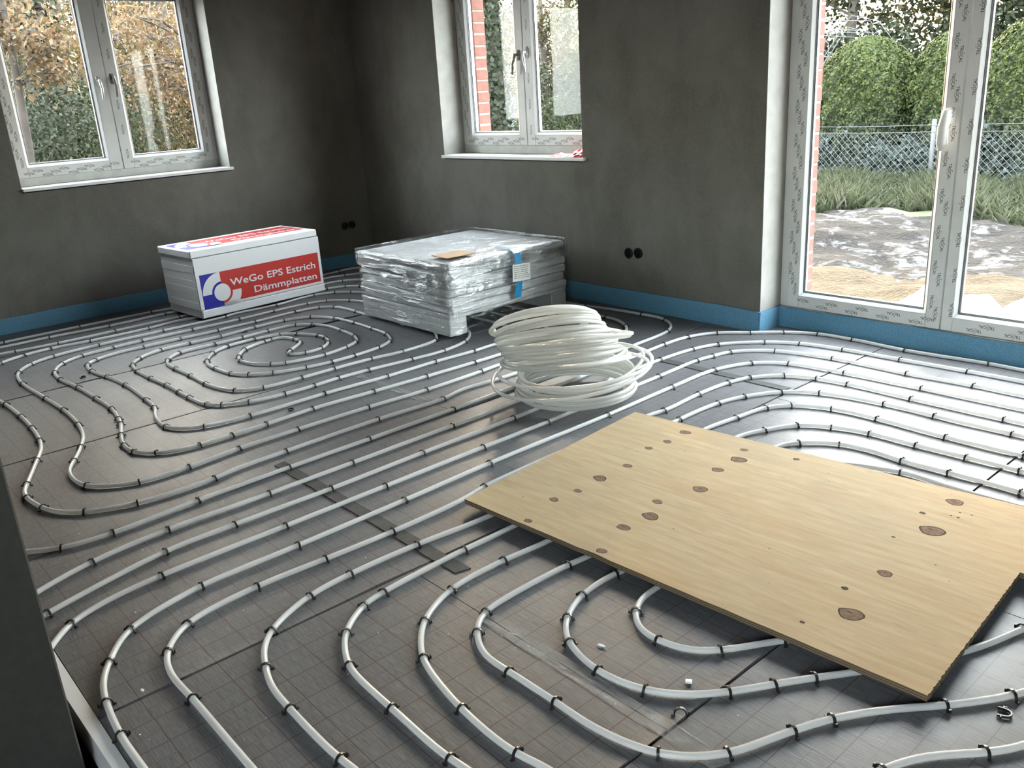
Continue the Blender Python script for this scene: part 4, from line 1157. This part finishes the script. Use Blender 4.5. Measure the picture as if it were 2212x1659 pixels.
def leaf_mesh(name, P, N, size, cols, aspect=0.55, droop=0.0, mat=None):
    """one diamond-shaped leaf per point; P (n,3), N (n,3) facing, cols (n,3)"""
    n = len(P)
    N = N / (np.linalg.norm(N, axis=1, keepdims=True) + 1e-9)
    rv = rng.normal(size=(n, 3)); rv[:, 2] -= droop
    a = rv - N * np.sum(rv * N, 1, keepdims=True); a /= np.linalg.norm(a, axis=1, keepdims=True) + 1e-9
    b = np.cross(N, a)
    s = size * rng.uniform(0.6, 1.35, (n, 1))
    V = np.empty((n, 4, 3))
    V[:, 0] = P - a * s * 0.5
    V[:, 1] = P + b * s * aspect * 0.5 + a * s * 0.05 + N * s * 0.08
    V[:, 2] = P + a * s * 0.5
    V[:, 3] = P - b * s * aspect * 0.5 + a * s * 0.05 + N * s * 0.08
    me = bpy.data.meshes.new(name)
    me.vertices.add(n * 4); me.vertices.foreach_set('co', V.reshape(-1).astype('f'))
    me.loops.add(n * 4); me.loops.foreach_set('vertex_index', np.arange(n * 4, dtype='i'))
    me.polygons.add(n); me.polygons.foreach_set('loop_start', np.arange(0, n * 4, 4, dtype='i')); me.polygons.foreach_set('loop_total', np.full(n, 4, 'i'))
    at = me.color_attributes.new('Col', 'FLOAT_COLOR', 'POINT')
    c = np.concatenate([np.repeat(cols, 4, 0), np.ones((n * 4, 1))], 1)
    at.data.foreach_set('color', c.reshape(-1).astype('f'))
    me.update(); me.validate()
    me.materials.append(mat or M['leaf'])
    return me

def palette(n, cs, jit=0.25):
    cs = np.array(cs)
    c = cs[rng.integers(0, len(cs), n)]
    return np.clip(0.135 * c * rng.uniform(1 - jit, 1 + jit, (n, 1)), 0, 1)

GREEN = [(0.10, 0.14, 0.045), (0.13, 0.17, 0.06), (0.17, 0.20, 0.07)]
DARKG = [(0.045, 0.065, 0.028), (0.06, 0.085, 0.035), (0.085, 0.10, 0.045)]
IVY = [(0.06, 0.085, 0.04), (0.09, 0.12, 0.06), (0.14, 0.17, 0.09), (0.22, 0.25, 0.17)]
ORANGE = [(0.50, 0.33, 0.18), (0.58, 0.40, 0.23), (0.44, 0.27, 0.14), (0.55, 0.43, 0.25)]
BROWN = [(0.30, 0.19, 0.10), (0.24, 0.17, 0.09), (0.36, 0.25, 0.13), (0.20, 0.19, 0.09)]

# ------------------------------------------------------------------ clipped round conifers behind the fence
def conifer(x, y, rx, top, label, n=26000):
    root = empty('clipped_conifer', (x, y, GZ)); tag(root, label, 'conifer', 'round clipped conifers behind the fence')
    H = top - GZ
    u = rng.uniform(0, 1, n) ** 0.85; th = rng.uniform(0, 2 * np.pi, n)
    # body of revolution: narrow foot, bulging middle, domed head
    def rad(u): return rx * np.where(u < 0.50, 0.74 + 0.52 * u, np.sqrt(np.clip(1 - ((u - 0.50) / 0.50) ** 2, 0, 1)))
    lump = 1 + 0.06 * np.sin(th * 5 + u * 9) + 0.07 * np.sin(th * 11 - u * 21) * (1.2 - u)
    cl = np.sin(th * 17 + u * 31) * np.sin(u * 47 - th * 7) + 0.6 * np.sin(th * 29 - u * 61)
    r = rad(u) * lump * (rng.uniform(0.93, 1.02, n) + 0.045 * cl)
    P = np.stack([r * np.cos(th), r * np.sin(th), u * H], 1)
    N = np.stack([np.cos(th), np.sin(th), 0.25 + 1.4 * np.clip(u - 0.6, 0, 1)], 1) + rng.normal(size=(n, 3)) * 0.55
    c = palette(n, [(0.16, 0.21, 0.055), (0.19, 0.24, 0.07), (0.11, 0.16, 0.045), (0.25, 0.29, 0.08)], 0.25)
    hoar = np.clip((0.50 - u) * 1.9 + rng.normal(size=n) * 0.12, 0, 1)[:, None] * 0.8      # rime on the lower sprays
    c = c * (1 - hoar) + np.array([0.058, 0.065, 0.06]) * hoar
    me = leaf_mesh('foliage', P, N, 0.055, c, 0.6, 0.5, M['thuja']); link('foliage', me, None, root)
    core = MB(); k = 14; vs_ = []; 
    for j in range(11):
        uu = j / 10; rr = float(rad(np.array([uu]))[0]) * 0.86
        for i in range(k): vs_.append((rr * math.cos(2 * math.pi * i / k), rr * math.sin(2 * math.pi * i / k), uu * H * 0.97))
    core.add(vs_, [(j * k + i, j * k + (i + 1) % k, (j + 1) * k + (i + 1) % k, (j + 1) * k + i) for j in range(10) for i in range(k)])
    core.build('crown_shade_core', M['shadow_core'], root)  # solid body painted as the crown's inner shade, closes see-through gaps
conifer(-8.62, 14.75, 0.62, 1.30, 'small clipped conifer just visible at the left edge of the garden door', 7000)
conifer(-7.57, 14.65, 0.86, 1.88, 'round clipped conifer in the middle of the left door pane')
conifer(-6.20, 14.80, 0.72, 1.87, 'round clipped conifer half hidden by the middle door post')
conifer(-4.95, 14.60, 0.80, 1.98, 'round clipped conifer seen through the right door pane')
conifer(-3.45, 14.80, 0.80, 2.0, 'round clipped conifer outside the right edge of the picture', 5000)
def hedge_low(x0, x1, y, label, seed):
    n = 16000
    root = empty('rimed_shrub', ((x0 + x1) / 2, y, GZ)); tag(root, label, 'shrub', 'low shrubs behind the fence')
    P = np.stack([rng.uniform(-(x1 - x0) / 2, (x1 - x0) / 2, n), rng.normal(size=n) * 0.18, rng.uniform(0, 0.85, n)], 1)
    P[:, 2] *= 0.75 + 0.25 * np.sin(P[:, 0] * 4 + seed)
    c = palette(n, [(0.20, 0.25, 0.22), (0.28, 0.33, 0.31), (0.14, 0.19, 0.14), (0.10, 0.14, 0.09)], 0.25)
    link('foliage', leaf_mesh('foliage', P, np.stack([rng.normal(size=n) * 0.5, -np.ones(n), rng.uniform(0, 1, n)], 1), 0.07, c, 0.6, 0.2, M['thuja']), None, root)
hedge_low(-9.2, -6.6, 14.25, 'grey green rimed shrub row behind the fence in the left door pane', 0)
hedge_low(-6.6, -4.0, 14.25, 'grey green rimed shrub row behind the fence in the right door pane', 2)

# ------------------------------------------------------------------ chain-link fence
fz0, fz1 = -0.17, 0.56
fence = empty('chain_link_fence', (-6.3, 13.6, -0.335)); tag(fence, 'low chain-link wire fence with thin posts in front of the conifers', 'fence')
fa, fb = -3.2, 3.2
wm = MB(); step = 0.105; h_ = fz1 - fz0
x = fa - h_
while x < fb:
    for s_ in (1, -1):
        p0 = [x if s_ > 0 else x + h_, 0, 0.03]; p1 = [x + h_ if s_ > 0 else x, 0, 0.03 + h_]
        wm.tube([(p0[0], 0.004 * s_, p0[2]), (p1[0], 0.004 * s_, p1[2])], 0.0027, 3, cap=False)
    x += step
o = wm.build('wire_mesh', M['wire'], fence); o['kind'] = 'stuff'
for zz in (0.03, 0.03 + h_, 0.03 + h_ + 0.10):
    MB().tube([(fa, -0.01, zz), (-0.6, -0.01, zz - 0.015), (0.35, -0.01, zz), (fb, -0.01, zz)], 0.0042, 5).build('tension_wire', M['wire'], fence)
for px in (-2.3, 0.35, 2.7):
    MB().tube([(px, 0.02, -0.15), (px, 0.02, h_ + 0.20)], 0.034, 10).build('post', M['concrete'], fence, True)
    MB().tube([(px, 0.02, h_ + 0.20), (px, 0.02, h_ + 0.215)], [0.036, 0.02], 10).build('post_cap', M['concrete'], fence)
MB().cbox((fa, -0.03, -0.10), (fb, 0.03, 0.0), 0.006).build('base_kerb', M['concrete'], fence)

# ------------------------------------------------------------------ grass bank
n = 26000
gx = rng.uniform(-9.6, -1.5, n); gy = 10.0 + 3.5 * rng.beta(1.3, 1.2, n)
keep = (np.sin(gx * 1.7) * 0.5 + gy) > 10.2
gx, gy = gx[keep], gy[keep]; n = len(gx)
hh = rng.uniform(0.07, 0.30, n) * (0.6 + 0.5 * np.abs(np.sin(gx * 2.1 + gy)))
an = rng.uniform(0, 2 * np.pi, n); ln_ = rng.uniform(0.05, 0.25, n)
w = 0.011
V = np.empty((n, 5, 3))
gz0 = GZ - 0.04
for k, (f, q) in enumerate(((0, -1), (0, 1), (0.55, 0.8), (1.0, 0.0), (0.55, -0.8))):
    V[:, k, 0] = gx + np.cos(an) * ln_ * f ** 2 - np.sin(an) * w * q
    V[:, k, 1] = gy + np.sin(an) * ln_ * f ** 2 + np.cos(an) * w * q
    V[:, k, 2] = gz0 + hh * f
me = bpy.data.meshes.new('grass')
me.vertices.add(n * 5); me.vertices.foreach_set('co', V.reshape(-1).astype('f'))
me.loops.add(n * 5); me.loops.foreach_set('vertex_index', np.arange(n * 5, dtype='i'))
me.polygons.add(n); me.polygons.foreach_set('loop_start', np.arange(0, n * 5, 5, dtype='i')); me.polygons.foreach_set('loop_total', np.full(n, 5, 'i'))
at = me.color_attributes.new('Col', 'FLOAT_COLOR', 'POINT')
c = palette(n, [(0.34, 0.40, 0.22), (0.42, 0.46, 0.28), (0.26, 0.32, 0.17), (0.52, 0.52, 0.38)], 0.2)
at.data.foreach_set('color', np.concatenate([np.repeat(c, 5, 0), np.ones((n * 5, 1))], 1).reshape(-1).astype('f'))
me.update(); me.validate(); me.materials.append(M['leaf'])
tag(link('grass', me), 'pale green tufted grass on the bank in front of the wire fence', 'grass', kind='stuff')

# ------------------------------------------------------------------ white sheets heaped outside the door
def heap(x, y, rx, ry, h, seed, label):
    nx, na = 10, 30; vs_ = [(0, 0, h)]
    for j in range(1, nx + 1):
        f = j / nx
        for i in range(na):
            a = 2 * math.pi * i / na
            q = f * (1 + 0.18 * noise.noise(Vector((math.cos(a) * 2, math.sin(a) * 2, seed))))
            z = h * (1 - f) ** 0.8 * (0.75 + 0.6 * noise.noise(Vector((math.cos(a) * f * 3, math.sin(a) * f * 3, seed + 5)))) - (0.03 if j == nx else 0)
            vs_.append((rx * q * math.cos(a), ry * q * math.sin(a), z))
    fs_ = [(0, 1 + i, 1 + (i + 1) % na) for i in range(na)]
    fs_ += [(1 + (j - 1) * na + i, 1 + j * na + i, 1 + j * na + (i + 1) % na, 1 + (j - 1) * na + (i + 1) % na) for j in range(1, nx) for i in range(na)]
    b = MB(); b.add(vs_, fs_); o = b.build('white_sheet', M['tarp']); o.location = (x, y, GZ - 0.02)
    tag(o, label, 'sheet', 'white plastic sheets outside the door')
heap(-2.45, 6.10, 0.42, 0.42, 0.36, 2, 'bright white plastic sheet heap outside at the foot of the left door pane')
heap(-1.78, 5.95, 0.42, 0.45, 0.42, 7, 'bright white plastic sheet heap outside at the foot of the right door pane')
heap(-1.95, 5.30, 0.90, 0.42, 0.22, 12, 'flat white plastic sheet spread out directly in front of the garden door')

# ------------------------------------------------------------------ trees
def tree(name, x, y, h, r, label, group, cols=None, crown=(0.35, 1.0), cr=1.6, n=5000, leaf=0.11, seed=0, lean=(0, 0), branches=9, ivy=0, cat='tree'):
    r2 = random.Random(seed)
    root = empty(name, (x, y, GZ)); tag(root, label, cat, group)
    trunk = MB(); pts = []; rr = []
    for i in range(9):
        t = i / 8
        pts.append((lean[0] * t * h + 0.10 * math.sin(t * 4 + seed), lean[1] * t * h + 0.10 * math.sin(t * 3 + seed * 2), t * h)); rr.append(r * (1 - 0.72 * t) * (1.25 if i == 0 else 1))
    trunk.tube(pts, rr, 9); trunk.build('trunk', M['bark'], root, True)
    tips = []
    br = MB()
    for k in range(branches):
        t = crown[0] + (crown[1] - crown[0]) * (k + 0.5) / branches
        i = min(7, int(t * 8)); p = Vector(pts[i]).lerp(Vector(pts[i + 1]), t * 8 - i)
        a = r2.uniform(0, 6.28); L = cr * r2.uniform(0.6, 1.1)
        e = p + Vector((math.cos(a) * L, math.sin(a) * L, L * r2.uniform(0.0, 0.7)))
        m = p.lerp(e, 0.5) + Vector((0, 0, 0.12 * L))
        br.tube([p, m, e], [r * 0.30, r * 0.17, 0.008], 5); tips += [m, e, m.lerp(e, 0.5)]
        for q in range(3):
            f = p.lerp(e, r2.uniform(0.35, 0.9)); g = f + Vector((r2.uniform(-1, 1), r2.uniform(-1, 1), r2.uniform(-0.3, 0.8))) * L * 0.45
            br.tube([f, g], [0.02, 0.004], 4); tips.append(g)
    if branches: br.build('branches', M['bark'], root)
    if n:
        tp_ = np.array([tuple(t_) for t_ in tips])
        P = tp_[rng.integers(0, len(tp_), n)] + rng.normal(size=(n, 3)) * np.array([0.34, 0.34, 0.26]) * cr * 0.62
        N = rng.normal(size=(n, 3)); N[:, 2] += 0.6
        link('foliage', leaf_mesh('foliage', P, N, leaf, palette(n, cols), 0.62, 0.3), None, root)
    if ivy:
        tt = rng.uniform(0, 1, ivy); th = rng.uniform(0, 2 * np.pi, ivy)
        pp = np.array(pts); cx = np.interp(tt, np.linspace(0, 1, 9), pp[:, 0]); cy_ = np.interp(tt, np.linspace(0, 1, 9), pp[:, 1]); ra = np.interp(tt, np.linspace(0, 1, 9), rr)
        q = ra + np.abs(rng.normal(size=ivy)) * 0.09
        P = np.stack([cx + q * np.cos(th), cy_ + q * np.sin(th), tt * h], 1)
        link('ivy', leaf_mesh('ivy', P, np.stack([np.cos(th), np.sin(th), np.full(ivy, 0.3)], 1) + rng.normal(size=(ivy, 3)) * 0.4, 0.10, palette(ivy, IVY), 0.8, 0.4), None, root)
    return root

# seen through the left window
tree('beech_tree', -9.9, 2.15, 4.2, 0.06, 'young beech with orange autumn leaves close outside the left window', None, ORANGE, (0.47, 0.66), 0.52, 2600, 0.060, 3, (0.02, 0.02), 9)
tree('beech_tree', -11.8, 5.0, 4.4, 0.10, 'beech with rust brown leaves behind the right sash of the left window', None, [(0.46, 0.30, 0.17), (0.40, 0.26, 0.15), (0.52, 0.38, 0.22)], (0.40, 0.62), 0.95, 4200, 0.06, 5, (-0.02, -0.05), 9)
tree('ivy_tree', -12.6, 3.25, 9.0, 0.26, 'thick tree trunk overgrown with dark ivy outside the left window', None, None, (0.6, 1.0), 1.8, 0, 0.1, 8, (0, 0.01), 5, 5000)
for i, (x, y, r, h) in enumerate(((-17, 5.1, 0.16, 11), (-19.5, 6.2, 0.20, 13), (-18.0, 6.9, 0.13, 11), (-22, 5.6, 0.18, 13), (-24, 8.6, 0.22, 13), (-16.2, 4.2, 0.11, 10), (-26, 7.2, 0.2, 13), (-21, 7.9, 0.12, 12))):
    tree('forest_tree', x, y, h, r, 'slender forest tree trunk against the bright sky outside the left window', 'forest trees outside the left window', [(0.42, 0.27, 0.11), (0.34, 0.27, 0.10), (0.24, 0.22, 0.09), (0.50, 0.34, 0.14)], (0.14, 0.62), 1.5, 3000, 0.085, 20 + i, (0, 0), 10)
def thicket(x, y, rx, ry, h, n, cols, label, group, leaf=0.09, cat='shrub', name='shrub'):
    root = empty(name, (x, y, GZ)); tag(root, label, cat, group)
    d = rng.normal(size=(n, 3)); d /= np.linalg.norm(d, axis=1, keepdims=True)
    q = rng.uniform(0.72, 1.06, n)[:, None]
    P = d * q * np.array([rx, ry, h * 0.62]); P[:, 2] = P[:, 2] + h * 0.42
    P += np.stack([0.16 * np.sin(P[:, 2] * 5 + P[:, 1] * 3), 0.16 * np.sin(P[:, 0] * 4), 0.18 * np.sin(P[:, 0] * 3.3 + P[:, 1] * 4.1)], 1)
    k = P[:, 2] > -0.05; P = P[k]; d = d[k]
    link('foliage', leaf_mesh('foliage', P, d + rng.normal(size=d.shape) * 0.6, leaf, palette(len(P), cols, 0.3), 0.6, 0.3), None, root)
    st = MB(); r2 = random.Random(int(abs(x * 100)))
    for i in range(9):
        a = r2.uniform(0, 6.28); e = (rx * 0.7 * math.cos(a), ry * 0.7 * math.sin(a), h * r2.uniform(0.5, 0.95))
        st.tube([(0.15 * math.cos(a), 0.15 * math.sin(a), -0.1), (e[0] * 0.4, e[1] * 0.4, e[2] * 0.6), e], [0.03, 0.02, 0.006], 5)
    st.build('stems', M['bark'], root)
thicket(-10.8, 2.55, 0.9, 0.85, 2.0, 14000, IVY, 'dark green ivy shrub outside the left sash of the left window', None, 0.05)
thicket(-13.2, 4.0, 1.2, 1.0, 2.3, 11000, IVY + GREEN, 'mid green shrub behind the middle post of the left window', None, 0.06)
thicket(-12.2, 5.35, 1.1, 1.0, 2.0, 12000, BROWN + [(0.22, 0.22, 0.10)], 'brownish autumn shrub outside the right sash of the left window', None, 0.05)
for i, (x, y) in enumerate(((-19, 4.6), (-18.5, 6.5), (-22, 9.2), (-28, 8.0), (-30, 11), (-17.5, 5.6), (-23, 7.0))):
    thicket(x, y, 1.9, 1.9, 2.6, 6000, BROWN + DARKG + [(0.34, 0.28, 0.12)], 'undergrowth at the forest edge far outside the left window', 'forest undergrowth outside the left window', 0.13)

for i, (x, y, h) in enumerate(((-27, 5.5, 5.0), (-30, 8.5, 5.4), (-33, 11.5, 5.6), (-26, 9.8, 4.6), (-36, 7.0, 6.0))):
    thicket(x, y, 2.3, 2.3, h, 9000, BROWN + DARKG + [(0.30, 0.22, 0.10)], 'tall tangled forest edge far behind the left window', 'forest edge far behind the left window', 0.15)
# seen through the middle window
tree('ivy_tree', -14.12, 12.0, 9.0, 0.20, 'ivy covered tree trunk beside the brick reveal in the middle window', None, None, (0.6, 1.0), 1.6, 0, 0.1, 41, (0, 0), 4, 5200)
tree('forest_tree', -15.7, 16.2, 10.0, 0.14, 'bare tree trunk at the right edge of the middle window', None, DARKG + GREEN, (0.14, 0.5), 1.1, 2600, 0.1, 44, (0, 0), 8)
thicket(-17.2, 17.2, 1.4, 1.4, 2.35, 6500, DARKG + IVY, 'dark bush low in the middle window behind the right sash', None, 0.10)
thicket(-15.1, 14.3, 0.75, 0.75, 1.35, 5000, GREEN + IVY, 'leafy green bush close behind the right sash of the middle window', None, 0.08)
thicket(-14.0, 15.9, 0.9, 0.9, 2.1, 5000, [(0.20, 0.24, 0.06), (0.26, 0.29, 0.09)], 'yellowish green clipped bush at the right edge of the middle window', None, 0.08)
thicket(-25.5, 24.5, 2.2, 1.5, 2.4, 6000, BROWN + IVY, 'brown bush behind the parked car', None, 0.14)
for i, (x, y, r, h) in enumerate(((-29, 27, 0.2, 13), (-25, 27.5, 0.16, 12), (-31, 31, 0.22, 14))):
    tree('forest_tree', x, y, h, r, 'far forest tree against the pale sky in the middle window', 'forest trees in the middle window', BROWN + DARKG, (0.08, 0.42), 2.0, 3200, 0.16, 60 + i, (0, 0), 9)

for i, (x, y, r, h) in enumerate(((-20.5, 19.5, 0.12, 7.5), (-18.3, 20.5, 0.10, 7), (-17.0, 19.0, 0.10, 6.5))):
    tree('young_tree', x, y, h, r, ('young brown leaved tree behind the left sash of the middle window', 'young tree behind the handles of the middle window', 'young tree behind the right sash of the middle window')[i], None, BROWN + DARKG + [(0.40, 0.30, 0.12)], (0.15, 0.50), 1.0, 4200, 0.08, 90 + i, (0, 0), 9)
for i, (x, y) in enumerate(((-22.5, 21.5), (-19.5, 22.5), (-17.8, 23.5))):
    thicket(x, y, 1.7, 1.2, 2.7, 6000, BROWN + IVY, ('brown hedge bush far left in the middle window', 'brown hedge bush in the middle of the middle window', 'brown hedge bush far right in the middle window')[i], None, 0.09)
for i, (x, y, h) in enumerate(((-33, 30, 5.2), (-30, 33, 5.4), (-35.5, 27.5, 5.0), (-27, 31, 4.8))):
    thicket(x, y, 2.4, 2.4, h, 9000, BROWN + DARKG, 'tall tangled forest edge far behind the middle window', 'forest edge far behind the middle window', 0.16)
# seen over the conifers through the garden door
for i, (x, y, r, h) in enumerate(((-14.2, 24, 0.20, 9), (-12.2, 22.5, 0.16, 9), (-10.6, 24.5, 0.20, 9), (-9.0, 22.5, 0.17, 9), (-7.2, 24.0, 0.20, 9), (-5.0, 23.2, 0.18, 9), (-16.5, 25.5, 0.2, 9))):
    tree('woodland_tree', x, y, h, r, 'dark woodland tree behind the clipped conifers', 'woodland trees behind the conifers', DARKG + [(0.10, 0.12, 0.05), (0.16, 0.14, 0.06), (0.30, 0.24, 0.10)], (0.06, 0.75), 1.7, 7000, 0.15, 80 + i, (0, 0), 14)
for i, (x, y) in enumerate(((-13.4, 21.5), (-10.8, 21.0), (-8.2, 21.3), (-5.6, 20.8))):
    thicket(x, y, 1.7, 1.1, 2.6, 6000, DARKG + IVY, 'dense dark undergrowth behind the clipped conifers', 'undergrowth behind the conifers', 0.13)
# arching bare twigs left of the conifers
tw = empty('bare_shrub', (-9.6, 16.2, GZ)); tag(tw, 'bare shrub with pale arching twigs behind the left door pane', 'shrub')
r2 = random.Random(5)
for k in range(16):
    a = r2.uniform(-0.9, 0.9); L = r2.uniform(0.7, 1.7); h0 = r2.uniform(1.9, 2.7)
    MB().tube([(0, 0, 0), (0.25 * math.sin(a), 0.1, h0 * 0.7), (0.55 * L * math.sin(a) + 0.2, 0.1, h0), (1.0 * L * abs(math.sin(a)) + 0.3, 0.05, h0 - 0.15), (1.3 * L * abs(math.sin(a)) + 0.35, 0.0, h0 - 0.55)], [0.016, 0.012, 0.008, 0.006, 0.003], 5).build('twig', M['concrete'], tw)

# ------------------------------------------------------------------ parked car glimpsed through the middle window
car = empty('parked_car', (-25.1, 22.0, GZ), R(14)); tag(car, 'pale blue parked car glimpsed beside the ivy trunk in the middle window', 'car')
side = [(-2.0, 0.30), (-1.95, 0.75), (-1.55, 0.92), (-1.15, 1.38), (-0.4, 1.46), (0.45, 1.42), (1.05, 0.98), (1.85, 0.85), (2.0, 0.62), (2.0, 0.30)]
b = MB(); n = len(side)
b.add([(x, -0.82 + (0.14 if z > 1.0 else 0), z) for x, z in side] + [(x, 0.82 - (0.14 if z > 1.0 else 0), z) for x, z in side],
      [tuple(range(n)), tuple(reversed(range(n, 2 * n)))] + [(i, i + n, (i + 1) % n + n, (i + 1) % n) for i in range(n)])
b.build('body', M['car'], car)
for (p, q) in (((-1.05, 0.98), (-0.15, 1.34)), ((-0.05, 0.98), (0.72, 1.33))):
    for sy in (-0.765, 0.765):
        g = MB(); g.add([(p[0] - 0.28 if p[0] < -0.5 else p[0], sy * 1.02, p[1]), (q[0] + (0.25 if p[0] > -0.5 else 0), sy * 1.02, p[1]), (q[0] - (0.28 if p[0] > -0.5 else 0), sy * 0.93, q[1]), (p[0], sy * 0.93, q[1])], [(0, 1, 2, 3)])
        g.build('side_window', M['car_glass'], car)
g = MB(); g.add([(0.99, -0.60, 1.02), (0.99, 0.60, 1.02), (0.50, 0.56, 1.39), (0.50, -0.56, 1.39)], [(0, 1, 2, 3)]); g.v = [(x + 0.02, y, z + 0.01) for x, y, z in g.v]
g.build('windscreen', M['car_glass'], car)
for wx in (-1.25, 1.25):
    for wy in (-0.83, 0.83):
        t_ = MB(); t_.tube([(wx, wy - 0.1, 0.31), (wx, wy + 0.1, 0.31)], 0.31, 18); wh = t_.build('wheel', M['gasket'], car, True)
        t_ = MB(); t_.tube([(wx, wy - 0.105, 0.31), (wx, wy + 0.105, 0.31)], 0.19, 14); t_.build('rim', M['spacer'], wh, True)
